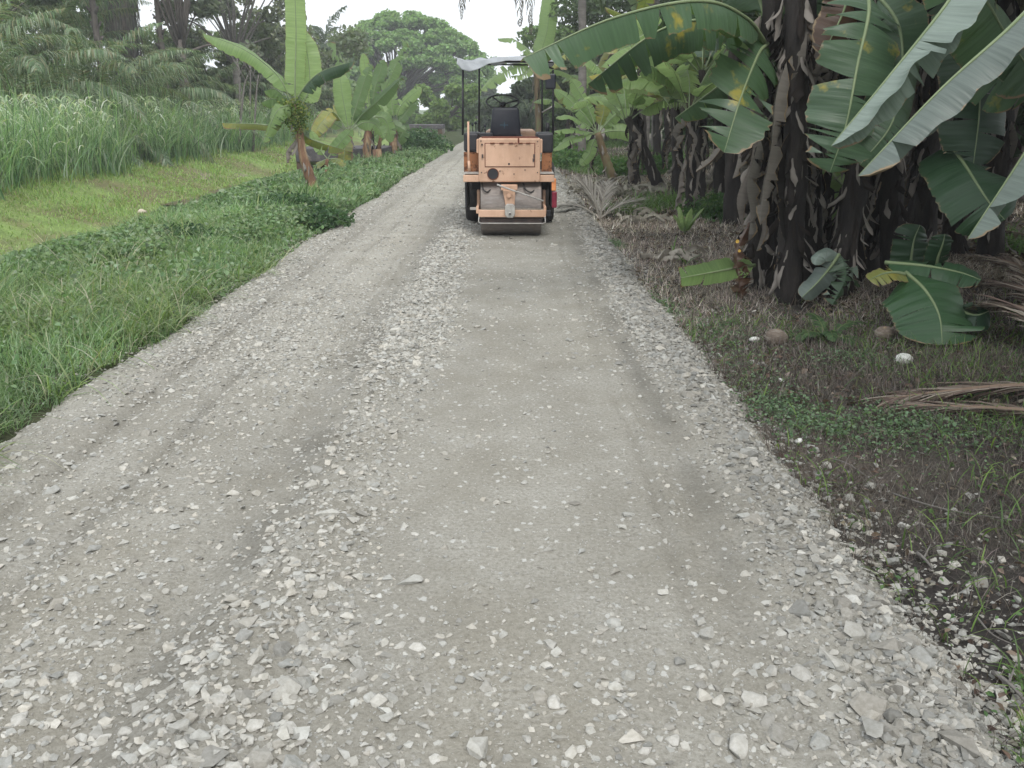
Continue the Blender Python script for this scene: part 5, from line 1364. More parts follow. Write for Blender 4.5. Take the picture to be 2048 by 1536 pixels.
# left stem of the clump: carries the long leaf over the road
b1 = G(1520, 560)
banana('leftmost shaggy banana plant of the near right clump, its long leaf reaching over the road', (b1.x, b1.y, 0), P(1545, -5, 8.4), .13, .09, stem='pstem', seed=101, dry=18, flap=44, drymat='leaf_dry', dryL=(.6, 1.5), mid=P(1530, 300, 8.5), leaves=[
  nl(P(1532, 90, 8.3), P(1490, 35, 7.7), P(1400, 2, 7.2), P(1230, 35, 6.8), P(1046, 116, 6.5), W=.42, up=(0, -.35, 1), seed=101, fold=(.9, .6), arch=.2, tears=6, blade0=.10, tipfrac=.04, gap=.4, rad=.02),
  nl(P(1535, 88, 8.3), P(1516, 110, 8.0), P(1482, 195, 7.7), P(1448, 305, 7.5), W=.66, up=(.25, -1, .15), seed=102, fold=(-.05, .10), arch=.3, tears=9, blade0=.0, tipfrac=.35, gap=.8, rag=.10),
  nl(P(1530, 110, 8.5), P(1480, 140, 8.4), P(1420, 185, 8.4), P(1350, 236, 8.4), W=.42, up=(.2, -.5, 1), seed=103, fold=(.9, .8), arch=.4, tears=5, tipfrac=.6),
  nl(P(1540, 70, 8.6), P(1440, 40, 7.9), P(1320, 60, 7.5), P(1176, 168, 7.2), W=.50, up=(0, -.4, 1), seed=104, fold=(1.0, .9), arch=.3, tears=10, tipfrac=.3),
  nl(P(1540, 70, 8.6), P(1500, -40, 8.8), P(1420, -80, 9.2), P(1300, -40, 9.4), W=.6, up=(0, -.3, 1), seed=105, fold=(.6, .6)),
  nl(P(1548, 60, 8.5), P(1580, -20, 8.8), P(1600, -90, 9.2), P(1640, -160, 9.6), W=.6, up=(0, -1, .3), seed=106)])
# stems of the clump
stems = [(1575, 590, 1590, 30, .12), (1618, 575, 1612, 60, .11), (1548, 545, 1560, 150, .10), (1738, 548, 1735, 20, .13), (1790, 560, 1770, -40, .12), (1845, 540, 1850, -20, .12), (1905, 520, 1930, -60, .12), (1690, 520, 1680, 40, .11), (1980, 530, 2010, -40, .13), (1655, 550, 1655, 250, .07)]
labs = ['shaggy banana plant second from the left of the near clump', 'shaggy banana plant third from the left of the near clump, beside the folded fallen leaf', 'thinner dry banana plant just behind the leftmost one', 'banana plant in the middle of the near clump behind the two long waxy leaves',
        'banana plant right of the middle of the near clump', 'banana plant standing behind the broad leaves lying on the ground', 'dark banana plant at the right of the near clump', 'banana plant hidden in shade left of the waxy leaf tips', 'rightmost banana plant of the near clump at the photo edge', 'short dead banana stem with a fresh yellow-green leaf']
for i, (u0, v0, u1, v1, r_) in enumerate(stems):
    g = G(u0, v0); y = g.y; top = P(u1, v1 - (70 if i != 9 else 0), y + .2); rr_ = random.Random(i + 200)
    aut = 7 if i in (0, 3, 4, 5, 6, 7, 8) else (5 if i != 9 else 0)
    banana(labs[i], (g.x, y, 0), top, r_, r_ * .75, stem='pstem', seed=110 + i, dry=17 if i < 6 else 11, flap=36, drymat='leaf_dry', dryL=(.6, 1.5), auto=aut, L=(1.6, 2.4), W=(.45, .62), el=(.5, 1.35), droop=(.9, 1.9), mats=('leaf_near',), nseg=30,
           az=[1.2, 2.2, .3, -.2, 1.8, .8, 2.7], tears=(3, 10),
           leaves=([nl(P(1657, 300, y), P(1668, 350, y - .25), P(1690, 385, y - .3), P(1672, 462, y - .3), W=.19, mat='leaf_far', seed=151, tears=2, up=(0, -1, 0))] if i == 9 else ()))
# individually placed leaves of the near clump, grown from the plants just outside the frame
g = Vector((3.6, 5.9, 0)); 
banana('banana plant beyond the right edge whose two long waxy leaves hang into the photo', (3.95, 6.1, 0), (3.75, 6.1, 3.0), .14, .10, stem='pstem', seed=160, dry=4, flap=30, leaves=[
  nl(Vector((3.75, 6.1, 3.0)), P(1990, -130, 6.2), P(1892, 10, 5.9), P(1780, 150, 5.8), P(1662, 292, 5.7), W=.50, up=(-.62, -.35, .55), mat='leaf_wax', seed=161, fold=(.15, 1.45), arch=.15, tears=3, blade0=.2, tipfrac=.45, gap=.4, rag=.03, wave=.08),
  nl(Vector((3.75, 6.1, 3.0)), P(2120, -60, 5.4), P(2030, 45, 5.1), P(1880, 180, 5.0), P(1716, 352, 4.9), W=.32, up=(-.62, -.35, .55), mat='leaf_wax', seed=162, fold=(.15, 1.5), arch=.15, wave=.1, rag=.02, tears=2, blade0=.15, tipfrac=.35, gap=.7),
  nl(Vector((3.75, 6.1, 3.0)), P(2190, 60, 5.6), P(2120, 190, 5.4), P(2040, 320, 5.3), P(1935, 478, 5.2), W=.36, up=(-.6, -.4, .5), mat='leaf_wax', seed=163, fold=(.2, 1.3), arch=.25, tears=5, blade0=.2, tipfrac=.5, gap=.8, rag=.10),
  nl(Vector((3.75, 6.1, 3.0)), P(1960, -80, 6.6), P(1990, 30, 6.8), P(2080, 170, 7.0), W=.75, up=(.3, -1, .3), seed=164),
  nl(Vector((3.75, 6.1, 3.0)), Vector((4.4, 5.2, 3.6)), Vector((4.9, 4.3, 3.2)), W=.6, up=(0, 0, 1), seed=165),
  nl(Vector((3.75, 6.1, 3.0)), Vector((3.2, 6.9, 3.7)), Vector((2.7, 7.8, 3.8)), Vector((2.3, 8.4, 3.4)), W=.62, up=(0, 0, 1), seed=166),
  nl(Vector((3.75, 6.1, 3.0)), Vector((4.4, 7.2, 3.9)), Vector((4.9, 8.4, 3.9)), W=.62, up=(0, 0, 1), seed=167)])
root = thing('banana_plant', 'banana plant whose wide torn leaf hangs down between the clump and the waxy leaves', 'banana plant', (2.95, 8.0, gh(2.95, 8.0)))
pseudostem(root, [Vector((2.95, 8.0, 0)), Vector((3.05, 8.0, 1.4)), P(1725, -40, 7.6)], .12, .09, 'pstem', 171, 40, 'leaf_dry')
add_leaf(root, [P(1725, -40, 7.6), P(1738, 20, 7.2), P(1715, 130, 7.0), P(1692, 250, 6.9), P(1660, 345, 6.9)], .62, up=(.1, -1, .1), mat='leaf_near', rad=.016, seed=171, fold=(0, .1), arch=.3, tears=9, blade0=.12, tipfrac=.35, nseg=44, m=6, gap=.9, rag=.06)
add_leaf(root, [P(1725, -40, 7.6), P(1700, -10, 7.6), P(1680, 40, 7.6), P(1645, 110, 7.6)], .36, up=(.1, -1, .1), mat='leaf_rust', seed=172, fold=(.3, .3), arch=.3, tears=4, label='orange-brown dying leaf')
add_leaf(root, [P(1725, -40, 7.6), P(1800, 60, 7.3), P(1790, 230, 7.1), P(1720, 330, 7.0)], .5, up=(.1, -1, .1), mat='leaf_near', seed=173, fold=(.1, .3), arch=.4, tears=4)
add_leaf(root, [P(1725, -40, 7.6), P(1790, -90, 7.9), P(1870, -60, 8.2), P(1900, 30, 8.3)], .6, up=(.1, -.6, 1), mat='leaf_near', seed=174, fold=(.4, .3), arch=.4, tears=6)
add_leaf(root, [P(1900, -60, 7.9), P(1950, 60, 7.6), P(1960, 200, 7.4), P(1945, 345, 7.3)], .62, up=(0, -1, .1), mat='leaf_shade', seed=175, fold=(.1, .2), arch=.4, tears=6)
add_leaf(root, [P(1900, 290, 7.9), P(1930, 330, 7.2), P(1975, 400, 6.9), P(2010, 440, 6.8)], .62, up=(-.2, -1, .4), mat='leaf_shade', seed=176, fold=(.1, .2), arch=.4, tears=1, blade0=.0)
add_leaf(root, [P(2060, 60, 7.4), P(2010, 110, 7.2), P(1990, 150, 7.1), P(2060, 190, 7)], .5, up=(-.2, -1, .4), mat='leaf_near', seed=177, fold=(.1, .2), arch=.4, tears=3, blade0=.0)

# curled dead leaf hanging at the left of the clump, rusty sheath and bracts
d = thing('dead_leaf', 'pale curled dead banana leaf hanging at the left side of the near clump', 'dead leaf', P(1460, 240, 8.1))
add_leaf(d, [P(1462, 235, 8.1), P(1452, 280, 8.0), P(1425, 320, 7.9), P(1392, 344, 7.9)], .17, up=(0, -1, .2), mat='leaf_dry', ribmat='petiole_dry', rad=.008, seed=181, fold=(.9, .8), arch=.8, tears=4, rag=.3, blade0=.05)
g = G(1478, 560); d = thing('dead_sheath', 'rusty red-brown dead sheath with yellow spots leaning on the left of the near clump', 'dead sheath', (g.x, g.y, gh(g.x, g.y)))
add_leaf(d, [P(1485, 600, 8.0), P(1478, 560, 8.0), P(1476, 500, 8.1), P(1506, 435, 8.3)], .30, up=(-.5, -1, .1), mat='leaf_rust', rib=False, seed=182, fold=(.6, .5), arch=.9, tears=7, rag=.45, blade0=0, gap=2, wave=.3, tipfrac=.6)
mb = MB()
for (u, v_, s) in ((1475, 483, .016), (1479, 502, .013)):
    q = P(u, v_, 7.95); mb.tube([q, q + Vector((0, .008, 0))], s, 14)
mb.build('spot', simple('yellow_fungus', (.62, .40, .08), (.5, .3, .06), 20, .7, .2), d)
# leaf lying out over the soil to the left
g = P(1420, 545, 8.2); d = thing('fallen_leaf', 'cut green banana leaf sticking out left from the foot of the near clump', 'fallen leaf', (P(1362, 550, 8.1).x, 8.1, gh(P(1362, 550, 8.1).x, 8.1)))
add_leaf(d, [P(1510, 530, 8.3), P(1450, 540, 8.15), P(1362, 556, 8.0)], .26, up=(.0, -.55, .8), mat='leaf_far', seed=183, fold=(1.2, -.15), arch=.1, tears=2, blade0=0, tipfrac=.06)
# folded waxy leaf at the foot of the clump
g = G(1640, 595); d = thing('fallen_leaf', 'folded pale waxy banana leaf standing at the foot of the near clump', 'fallen leaf', (g.x, g.y, gh(g.x, g.y)))
yy = g.y - .1
add_leaf(d, [P(1678, 508, yy), P(1660, 535, yy - .05), P(1635, 565, yy - .1), P(1604, 595, yy - .15)], .26, up=(-.5, -.8, .3), mat='leaf_wax', seed=184, fold=(.9, .1), arch=.5, tears=1, blade0=0, tipfrac=.3, rag=.02)
add_leaf(d, [P(1678, 508, yy), P(1660, 503, yy - .05), P(1640, 508, yy - .1), P(1630, 530, yy - .12)], .18, up=(-.3, -.8, .5), mat='leaf_wax', seed=185, fold=(.3, .6), arch=.5, tears=0, blade0=0, rib=False)
add_leaf(d, [P(1678, 508, yy), P(1688, 530, yy - .05), P(1690, 560, yy - .08), P(1665, 610, yy - .1)], .30, up=(.3, -.9, .3), mat='leaf_near', seed=186, fold=(.3, .4), arch=.4, tears=18, gap=2.2, blade0=0, rib=False)
# broad leaves lying over the soil on the right
g = G(1860, 640); gz = gh(g.x, g.y)
def lay(label, pts, W, seed, **kw):
    dd = thing('fallen_leaf', label, 'fallen leaf', (pts[0].x, pts[0].y, gz)); a = dict(up=(-.15, -.8, .75), mat='leaf_near', seed=seed, fold=(.15, .2), arch=.35, tears=3, blade0=0, tipfrac=.3, rag=.04, nseg=40, m=6); a.update(kw); add_leaf(dd, pts, W, **a)
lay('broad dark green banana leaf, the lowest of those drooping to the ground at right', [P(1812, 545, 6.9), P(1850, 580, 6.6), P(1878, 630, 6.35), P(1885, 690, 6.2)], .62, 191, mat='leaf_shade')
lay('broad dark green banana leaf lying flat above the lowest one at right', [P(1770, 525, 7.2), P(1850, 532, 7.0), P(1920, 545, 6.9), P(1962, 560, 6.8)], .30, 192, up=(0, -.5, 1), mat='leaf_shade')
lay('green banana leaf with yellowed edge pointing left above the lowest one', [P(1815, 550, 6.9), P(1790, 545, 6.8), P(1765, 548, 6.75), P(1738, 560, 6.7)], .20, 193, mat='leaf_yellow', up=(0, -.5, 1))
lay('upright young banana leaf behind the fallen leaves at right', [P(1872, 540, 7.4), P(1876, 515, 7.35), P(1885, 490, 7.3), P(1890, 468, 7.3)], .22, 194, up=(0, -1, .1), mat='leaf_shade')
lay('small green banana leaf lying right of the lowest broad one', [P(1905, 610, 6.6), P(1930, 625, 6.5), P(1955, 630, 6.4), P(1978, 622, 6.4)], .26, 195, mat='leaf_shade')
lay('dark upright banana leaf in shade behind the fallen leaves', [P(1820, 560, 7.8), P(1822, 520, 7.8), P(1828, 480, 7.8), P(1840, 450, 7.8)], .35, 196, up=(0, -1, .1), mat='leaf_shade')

# ferns
for (u, v_, n_, L, lab) in ((1655, 655, 9, .42, 'bright green fern at the foot of the near banana clump'), (1665, 565, 5, .32, 'small fern hanging beside the folded waxy leaf')):
    g = G(u, v_); g.z = gh(g.x, g.y) + (.0 if v_ > 600 else .1); o = thing('fern', lab, 'fern', g)
    for i in range(n_):
        frond(o, arc_pts(g, i * 6.28 / n_ + .3, random.Random(i).uniform(.3, .9), L, 1.3, 6), seed=800 + i + v_, ll=.085, lw=.016, nl=22, cols=[(0.05, 0.095, 0.04), (0.08, 0.13, 0.055)], rach=.004, droop=.4, start=.08, spread=.2)

# coconuts and husks
M['husk'] = simple('dry_coconut_husk', (0.22, 0.19, 0.155), (0.13, 0.10, 0.08), 9, 0.9, 0.7, 40, c3=(0.28, 0.25, 0.21), scl=(1, 1, 3))
M['shell'] = simple('bleached_shell', (0.60, 0.60, 0.57), (0.55, 0.55, 0.52), 3, 0.6, 0)
def nut(u, v_, s, lab, nm='coconut', mat='husk', sq=.85):
    g = G(u, v_); z = gh(g.x, g.y); o = thing(nm, lab, nm.replace('_', ' '), (g.x, g.y, z))
    mb = MB(); n1 = 14; prof = [(math.sin(math.pi * i / n1) * s * (1 - .12 * math.cos(math.pi * i / n1)) * (1 + .04 * math.sin(i * 3)), -math.cos(math.pi * i / n1) * s * sq) for i in range(n1 + 1)]
    ax = Vector((random.Random(u).uniform(-.6, .6), random.Random(v_).uniform(-.3, .3), 1)).normalized(); c0 = Vector((g.x, g.y, z + s * .7))
    mb.tube([c0 + ax * b for a, b in prof], [max(a, .002) for a, b in prof], 18, ell=.92); mb.build('husk' if mat == 'husk' else 'shell', M[mat], o, True)
    if mat == 'husk':
        mb = MB(); mb.tube([c0 + ax * s * sq * .9, c0 + ax * s * sq * 1.05], [s * .35, s * .1], 6); mb.build('cap', M['petiole_dry'], o)
nut(1553, 668, .085, 'grey-brown coconut lying beside the bright fern'); nut(1510, 662, .04, 'small pale husk scrap left of the coconut by the fern', 'husk_scrap', 'shell', .5)
nut(1770, 660, .075, 'pale brown coconut under the broad fallen leaves, the left of the pair'); nut(1800, 655, .07, 'dark brown coconut under the broad fallen leaves, the right of the pair')
g = G(1810, 706); z = gh(g.x, g.y); o = thing('coconut_half', 'white half coconut shell lying open on the dark soil', 'coconut shell', (g.x, g.y, z))
mb = MB(); pr = [(.004, .070), (.032, .066), (.052, .050), (.062, .022), (.064, 0), (.056, 0), (.05, .02), (.03, .045), (.003, .055)]
mb.tube([Vector((g.x, g.y, z + .005 + b)) for a, b in pr], [a for a, b in pr], 20, False); mb.build('shell', M['shell'], o, True)
nut(1565, 735, .025, 'tiny pale husk scrap on the seedling patch', 'husk_scrap', 'shell', .5); nut(1600, 858, .022, 'tiny white pebble-like shell near the road edge', 'shell_scrap', 'shell', .6)

# dead palm fronds on the ground
def dead_frond(lab, pts, seed, ll=.5, nl=36, cols=PDRY, **kw):
    o = thing('dead_frond', lab, 'dead palm frond', (pts[0].x, pts[0].y, gh(pts[0].x, pts[0].y)))
    a = dict(droop=.25, lw=.022, spread=.25, rach=.02, start=.1, sweep=2.2, rcol=(.22, .16, .12)); a.update(kw); f_ = frond(o, pts, mat='drygrass', seed=seed, ll=ll, nl=nl, cols=cols, **a); return o
def gp_(u, v_, dz=.05): g = G(u, v_); return Vector((g.x, g.y, gh(g.x, g.y) + dz))
BD = [(0.14, 0.10, 0.085), (0.20, 0.16, 0.13), (0.09, 0.065, 0.055), (0.28, 0.24, 0.2)]
dead_frond('dark brown dead palm frond lying across the soil from the right photo edge', [gp_(2250, 800, .10), gp_(2050, 778, .09), gp_(1900, 775, .07), gp_(1775, 785, .05)], 901, .55, cols=BD, sweep=3.0, lw=.018)
dead_frond('second dead palm frond lying just below the dark brown one', [gp_(2260, 860, .08), gp_(2060, 815, .06), gp_(1920, 800, .05), gp_(1810, 795, .04)], 902, .5, cols=BD, sweep=3.0, lw=.018)
for i, (a_, b_, lab) in enumerate((((2160, 640), (1900, 560), 'dead frond on top of the heap at the right photo edge'), ((2180, 690), (1930, 620), 'dead frond in the middle of the heap at the right photo edge'), ((2150, 740), (1960, 660), 'dead frond at the bottom of the heap at the right photo edge'), ((2200, 600), (1960, 500), 'grey dead frond behind the heap at the right photo edge'), ((2100, 720), (2000, 560), 'dead frond slanting up the heap at the right photo edge'))):
    p0 = gp_(*a_, .12); p1 = gp_(*b_, .25); dead_frond(lab, [p0, p0.lerp(p1, .5) + Vector((0, 0, .12)), p1], 910 + i, .5, cols=BD + PDRY[:1], sweep=2.0)
p0 = P(1200, 438, 14.4); p0.z = gh(p0.x, p0.y) + .02
for i, (q, lab) in enumerate(((Vector((-.25, .4, .55)), 'pale grey dead frond fanned upright right of the road behind the roller'), (Vector((.75, .5, .25)), 'pale grey dead frond lying right of the fanned one'), (Vector((-.6, .3, .18)), 'pale grey dead frond lying towards the road left of the fanned one'), (Vector((.2, .9, .5)), 'pale grey dead frond standing behind the fanned one'))):
    dead_frond(lab, [p0, p0 + q * .5 + Vector((0, 0, .08)), p0 + q * 1.0], 930 + i, .5, cols=[(.32, .305, .285), (.25, .235, .215), (.17, .155, .14)], rcol=(.25, .23, .2), nl=30, lw=.016, spread=.6)

# heaps of pale dry leaves further back
def heap(lab, u, v_, rx, ry, rz, n_, seed):
    g = gp_(u, v_, 0); o = thing('dry_leaf_heap', lab, 'leaf heap', g); V = []; F_ = []; r = random.Random(seed); off = 0; UV = []; E = []
    for i in range(n_):
        c = g + Vector((r.gauss(0, rx * .5), r.gauss(0, ry * .5), r.uniform(.02, rz))); a = r.uniform(0, 6.28); l = r.uniform(.25, .55)
        d_ = Vector((math.cos(a), math.sin(a), r.uniform(-.3, .35)))
        v, f, uv, e, _, _ = blade([c - d_ * l * .5, c + Vector((0, 0, r.uniform(.02, .12))), c + d_ * l * .5], r.uniform(.08, .2), (r.gauss(0, .5), r.gauss(0, .5), 1), seed=seed * 99 + i, fold=(r.uniform(.2, 1), r.uniform(.2, 1)), arch=1.0, tears=2, nseg=8, m=2, blade0=0, rag=.3, wave=.2)
        V += [tuple(p - g) for p in v]; F_ += [tuple(k + off for k in q) for q in f]; UV += uv; E += e; off += len(v)
    link('leaves', np_mesh('leaves', np.array(V), [np.array(F_)], [M['heap']], uv=np.array(UV), attrs={'edge': E}, smooth=True), o)
M['heap'] = banana_mat('bleached_dry_leaf', (0.30, 0.28, 0.24), (0.38, 0.36, 0.32), (0.3, 0.25, 0.2), 0.15, 0.2, 0.8, spec=.2)
for i, (lab, u, v_, rx, ry, rz, n_) in enumerate((('heap of bleached dry leaves right of the road behind the fanned dead frond', 1240, 385, 1.4, .6, .22, 60), ('heap of bleached dry leaves left of the near banana clump', 1385, 372, .7, .6, .35, 50), ('heap of bleached dry leaves behind the leftmost near banana stem', 1450, 385, .8, .6, .28, 50),
      ('thin line of dry leaves between the fanned dead frond and the yellow-green plant', 1280, 425, .4, 1.4, .10, 26), ('small scatter of dry leaves on the red-brown grass', 1345, 505, .22, .25, .10, 9), ('dry leaves strewn low in front of the right banana row', 1310, 365, 1.8, .8, .15, 40))):
    heap(lab, u, v_, rx, ry, rz, n_, 50 + i)

# bright young shoots and bushes on the right ground
g = gp_(1370, 455, 0); o = thing('young_shoot', 'bright yellow-green broad-leaved shoot on the right ground', 'young plant', g)
for i in range(9):
    a = i * 2.4; l = random.Random(i).uniform(.3, .5)
    add_leaf(o, arc_pts(g, a, 1.25, l, .6, 5), .11, up=(-math.cos(a), -math.sin(a), .5), mat='leaf_far', rad=.003, seed=950 + i, tears=0, nseg=10, m=3, tipfrac=.6)
for (u, v_, rx, rz, N, lab, cl_) in ((1440, 430, .6, .35, 1500, 'dull green bush between the yellow-green shoot and the near clump', [(0.05, 0.11, 0.04), (0.08, 0.15, 0.05)]), (1150, 330, 1.0, .5, 2200, 'green leafy bush right behind the roller at the road edge', [(0.07, 0.14, 0.05), (0.10, 0.18, 0.06)]),
        (1250, 345, .7, .4, 1300, 'green bush at the foot of the fan-leaved banana plant', [(0.06, 0.13, 0.04), (0.09, 0.16, 0.05)]), (1330, 345, .8, .5, 1500, 'green bush between the right banana stems', [(0.05, 0.11, 0.035), (0.08, 0.15, 0.05)]), (1120, 300, 1.4, .7, 1800, 'bright grassy bush beyond the roller on the right', [(0.12, 0.21, 0.06), (0.15, 0.25, 0.07)])):
    g = gp_(u, v_, 0); d = rng.normal(0, 1, (N, 3)); d /= np.linalg.norm(d, axis=1)[:, None]; d *= rng.uniform(.3, 1, (N, 1)) ** .5; d[:, 2] = np.abs(d[:, 2])
    vv, qq, c_ = leafcards(d * np.array([rx, rx, rz]) * rng.uniform(.6, 1.3, (N, 1)), (.02 + .0022 * g.y) * rng.uniform(.5, 1.4, N), .8, pal(N, cl_), 1.6)
    o = thing('bush', lab, 'bush', g); link('foliage', np_mesh('foliage', vv, [qq], [M['fol']], c_), o)
    mb = MB()
    for i in range(8):
        a = i * .8; mb.tube([g, g + Vector((math.cos(a) * rx * .4, math.sin(a) * rx * .4, rz * .6)), g + Vector((math.cos(a) * rx * .7, math.sin(a) * rx * .7, rz * .8))], [.012, .008, .004], 5)
    mb.build('stems', M['bark'], o)

# twigs on the soil
for i, (pp, rad, lab) in enumerate(((((1790, 955), (1850, 975), (1925, 990), (2048, 1005)), .006, 'long thin pale twig lying across the soil near the right photo edge'), (((1840, 1070), (1855, 1085), (1872, 1100)), .008, 'short stout pale stick on the dark soil'), (((1995, 1300), (2030, 1335), (2070, 1370)), .009, 'pale split stick at the right edge of the photo'),
      (((1660, 890), (1700, 905), (1760, 940)), .004, 'fine brown twig below the seedling patch'), (((1960, 1190), (1990, 1230), (2030, 1245)), .004, 'fine twig on the dark soil above the split stick'), (((1700, 800), (1740, 830), (1790, 835)), .004, 'fine twig beside the white half shell'))):
    pts = [gp_(u, v_, .02 + .01 * (k % 2)) for k, (u, v_) in enumerate(pp)]; g = pts[0].copy()
    o = thing('twig', lab, 'twig', g); mb = MB(); c = catmull(pts, 8); mb.tube(c, [rad * (1 - .08 * k) for k in range(8)], 6); mb.tube([c[3], c[3] + Vector((.05, .06, .03))], [rad * .5, rad * .2], 5); mb.build('stick', M['bark_pale'], o, True)

# ------------------------------------------------------------------ right side: banana row further back
RG = 'banana plants in the row on the right'
def rb(lab, u, v_, y, utop, vtop, **kw):
    a = dict(stem='pstem', drymat='leaf_dry', group=RG, mats=('leaf_far', 'leaf_near', 'leaf_far', 'leaf_yellow'), auto=13, dry=6, flap=14, nseg=22); a.update(kw)
    x = P(u, v_, y).x; banana(lab, (x, y, 0), P(utop, vtop, y), a.pop('r0', .13), a.pop('r1', .08), **a)
y = 22.5
rb('banana plant with a fan of pale leaves spreading left, right behind the roller', 1228, 345, y, 1195, 265, auto=0, dry=3, stem='pstem_green', seed=301, r0=.13, r1=.08, leaves=[
  lf(P(1195, 268, y), P(1172, 235, y), P(1145, 205, y), P(1108, 178, y), W=.34, seed=301, up=(-.2, -.8, .6)), lf(P(1195, 268, y), P(1180, 225, y), P(1162, 190, y), P(1142, 158, y), W=.36, seed=302),
  lf(P(1195, 268, y), P(1165, 245, y), P(1140, 232, y), P(1112, 235, y), W=.30, seed=303, up=(0, -.5, 1)), lf(P(1195, 268, y), P(1165, 262, y), P(1140, 258, y), P(1108, 262, y), W=.30, seed=304, up=(0, -.5, 1)),
  lf(P(1195, 268, y), P(1170, 270, y), P(1140, 278, y), P(1105, 300, y), W=.32, seed=305, up=(0, -.6, 1)), lf(P(1195, 268, y), P(1205, 235, y), P(1208, 215, y), P(1210, 190, y), W=.45, seed=306, mat='leaf_yellow'),
  lf(P(1195, 268, y), P(1220, 240, y), P(1250, 215, y), P(1290, 200, y), W=.42, seed=307), lf(P(1195, 268, y), P(1225, 262, y), P(1255, 265, y), P(1285, 285, y), W=.42, seed=308), lf(P(1195, 268, y), P(1185, 290, y), P(1178, 310, y), P(1160, 330, y), W=.3, seed=309)])
rb('banana plant leaning left with a dark slanting stem in the right row', 1325, 330, 19, 1255, 235, seed=311, auto=7, r0=.14, L=(1.2, 1.9))
rb('banana plant with yellow-green torn leaves in the middle of the right row', 1360, 330, 17.5, 1350, 215, seed=312, auto=9, L=(1.4, 2.1), mats=('leaf_far', 'leaf_yellow', 'leaf_near'))
rb('banana plant with large drooping leaves just left of the near clump', 1400, 345, 15.5, 1405, 140, seed=313, auto=8, L=(1.6, 2.3), mats=('leaf_near', 'leaf_far'))
rb('slim banana plant between the drooping one and the near clump', 1445, 330, 17, 1440, 120, seed=314, auto=7, L=(1.6, 2.2))
rb('tall banana plant rising behind the long leaf over the road', 1290, 320, 24, 1280, 120, seed=315, auto=9, L=(1.8, 2.6), mats=('leaf_far', 'leaf_yellow', 'leaf_near'))
rb('banana plant with ragged leaves behind the slanting stem', 1345, 315, 26, 1335, 150, seed=316, auto=8, L=(1.8, 2.6))
rb('banana plant in shade behind the near clump on its left side', 1490, 320, 20, 1480, 60, seed=317, auto=8, L=(1.8, 2.6), mats=('leaf_near',))
rb('far banana plant at the left end of the right row', 1180, 290, 33, 1185, 180, seed=318, auto=7, L=(1.8, 2.6))
rb('far banana plant with reddish stem beside the coconut trunk', 1137, 300, 31, 1140, 225, seed=319, auto=6, L=(1.2, 1.8), r0=.14)
for i, (x, y, h) in enumerate(((4.6, 10.5, 2.9), (6.0, 12.0, 3.2), (5.0, 13.2, 3.2), (7.2, 10.5, 3.0), (5.8, 8.8, 2.8), (7.6, 14.5, 3.4), (6.4, 17, 3.3), (4.9, 7.3, 2.8))):
    lb = ['shaded banana plant directly behind the middle of the near clump', 'deep-shade banana plant behind the long waxy leaves', 'shaded banana plant further behind the near clump', 'deep-shade banana plant at the right photo edge', 'dark banana plant behind the rightmost near stem', 'deep-shade banana plant far behind the near clump at right', 'shaded banana plant in the second row on the right', 'dark banana plant beyond the right photo edge'][i]
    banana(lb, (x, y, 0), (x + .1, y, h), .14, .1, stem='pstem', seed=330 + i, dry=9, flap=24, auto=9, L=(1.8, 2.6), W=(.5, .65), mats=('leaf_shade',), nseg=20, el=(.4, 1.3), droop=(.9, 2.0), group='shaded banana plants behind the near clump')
rb('leafy banana plant filling the gap between the fan-leaved plant and the slanting stem', 1268, 335, 20.5, 1268, 215, seed=321, auto=11, L=(1.1, 1.8), mats=('leaf_far', 'leaf_mid', 'leaf_yellow'))
rb('leafy banana plant with bright leaves in front of the drooping one', 1385, 360, 14.6, 1378, 215, seed=322, auto=8, L=(1.0, 1.6), r0=.10, r1=.07, mats=('leaf_far', 'leaf_mid'))
rb('tall banana plant with broad leaves just behind the leftmost near stem', 1470, 350, 13.5, 1468, 60, seed=323, auto=10, L=(1.5, 2.2), mats=('leaf_near', 'leaf_mid'))
rb('tall far banana plant above the slanting stem', 1315, 315, 28, 1312, 95, seed=324, auto=11, L=(2.0, 2.8), mats=('leaf_mid', 'leaf_far'))
# banana behind the roller on the right road side
y = 45; x0 = P(1078, 300, y).x
banana('tall banana plant with slim grey stem standing behind the roller, one leaf straight up', (x0, y, 0), P(1072, 128, y), .17, .12, stem='pstem_green', seed=341, dry=5, flap=10, leaves=[
  lf(P(1072, 128, y), P(1085, 95, y), P(1096, 50, y), P(1102, -30, y), W=.95, seed=341, tears=0), lf(P(1070, 128, y), P(1050, 95, y), P(1025, 78, y), P(995, 77, y), W=.65, seed=342, up=(0, -.6, 1), tears=4, gap=2),
  lf(P(1070, 128, y), P(1040, 132, y), P(1000, 150, y), P(962, 180, y), W=.8, seed=343, up=(-.2, -.8, .6), tears=8), lf(P(1070, 130, y), P(1050, 122, y), P(1030, 118, y), P(1005, 125, y), W=.6, seed=344, up=(0, -.6, 1)),
  lf(P(1072, 130, y), P(1090, 110, y), P(1120, 105, y), P(1150, 130, y), W=.8, seed=345, up=(0, -.6, 1)), lf(P(1072, 130, y), P(1062, 140, y), P(1045, 150, y), P(1022, 152, y), W=.6, seed=346, up=(0, -.6, 1), tears=9)])
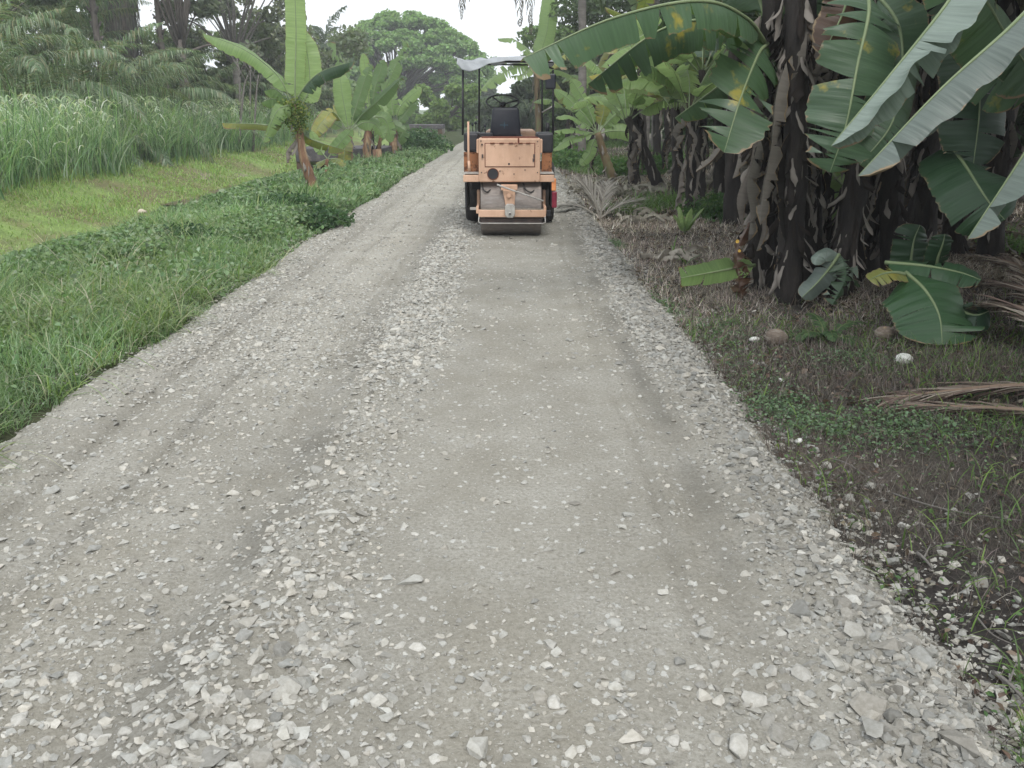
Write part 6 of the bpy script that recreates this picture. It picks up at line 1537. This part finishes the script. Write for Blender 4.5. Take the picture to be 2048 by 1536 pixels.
# coconut palms
COC = [(0.08, 0.12, 0.05), (0.11, 0.15, 0.07), (0.06, 0.09, 0.045)]
palm('coconut palm with slim pale trunk behind the long leaf over the road', P(1310, 280, 36).x, 36, 8.5, 18, 4.6, 401, COC, None, .12, (-.4, 1.2), (1.1, 1.9), dead=5, barkm='bark_pale', nl=40, lw=.06, ll=.9, lean=-.4)
kp = palm('coconut palm with smooth grey trunk beside the roller mirror, frond tips hanging into the sky', 2.15, 28, 8.6, 14, 4.4, 402, COC, None, .11, (-.2, 1.2), (1.0, 1.9), dead=3, barkm='bark_pale', nl=44, lw=.05, ll=.8, lean=-.3)
tp = Vector((1.85, 28, 8.9))
for k_, (e_, sd_) in enumerate(((P(922, 40, 26.5), 1), (P(938, 5, 27), 2), (P(1040, 55, 26), 3), (P(1062, 70, 27), 4))):
    frond(kp, [tp, tp.lerp(e_, .4) + Vector((0, 0, 1.6)), tp.lerp(e_, .85) + Vector((-.2, 0, 1.3)), e_], seed=470 + k_, ll=.55, cols=[(.10, .09, .08), (.06, .06, .05)], nl=40, lw=.03, droop=1.5, spread=.3, name='hanging_frond')
palm('coconut palm behind the middle of the right banana row', P(1290, 280, 30).x, 30, 7.5, 18, 4.4, 403, COC, None, .12, (-.4, 1.2), (1.1, 1.9), dead=5, barkm='bark_pale', nl=40, lw=.06, ll=.9)
palm('palm with dense dark fronds behind the near clump', P(1640, 280, 17).x, 17, 4.6, 22, 4.0, 404, [(0.04, 0.075, 0.04), (0.06, 0.10, 0.06), (0.10, 0.14, 0.10)], None, .22, (-.2, 1.2), (1.1, 1.9), dead=5, nl=44, lw=.05, ll=.8)
palm('dark palm at the top right behind the waxy leaves', P(1900, 280, 13).x, 13, 3.8, 18, 3.6, 405, [(0.03, 0.06, 0.03), (0.05, 0.08, 0.045)], None, .22, (-.2, 1.2), (1.1, 1.9), dead=5, nl=40, lw=.05, ll=.8)
palm('hazy palm with hanging fronds right behind the roller seat', P(1062, 280, 56).x, 56, 1.0, 20, 3.2, 406, [(0.06, 0.09, 0.05), (0.08, 0.11, 0.065)], None, .25, (-.3, 1.3), (1.3, 2.1), dead=6, nl=36, lw=.09, ll=1.0)
palm('small palm on the skyline left of the umbrella tree', P(655, 280, 70).x, 70, 5.6, 12, 3.6, 407, [(0.06, 0.09, 0.05)], None, .2, (.2, 1.3), (.9, 1.6), dead=0, nl=30, lw=.09, ll=.9)
# STEMTOP
HAZE = 0.0015
# ------------------------------------------------------------------ moist tropical air
m, n, out = mat_new('moist_air')
pv = n.nodes.new('ShaderNodeVolumePrincipled'); pv.inputs['Color'].default_value = (.93, .96, 1.0, 1); pv.inputs['Density'].default_value = HAZE
pv.inputs['Anisotropy'].default_value = 0.0
n.links.new(pv.outputs[0], out.inputs['Volume'])
mb = MB(); mb.box((0, 130, 11), (600, 400, 26)); hz_o = mb.build('haze', m); tag(hz_o, 'thin pale moist air over the whole plantation', 'haze', kind='stuff')
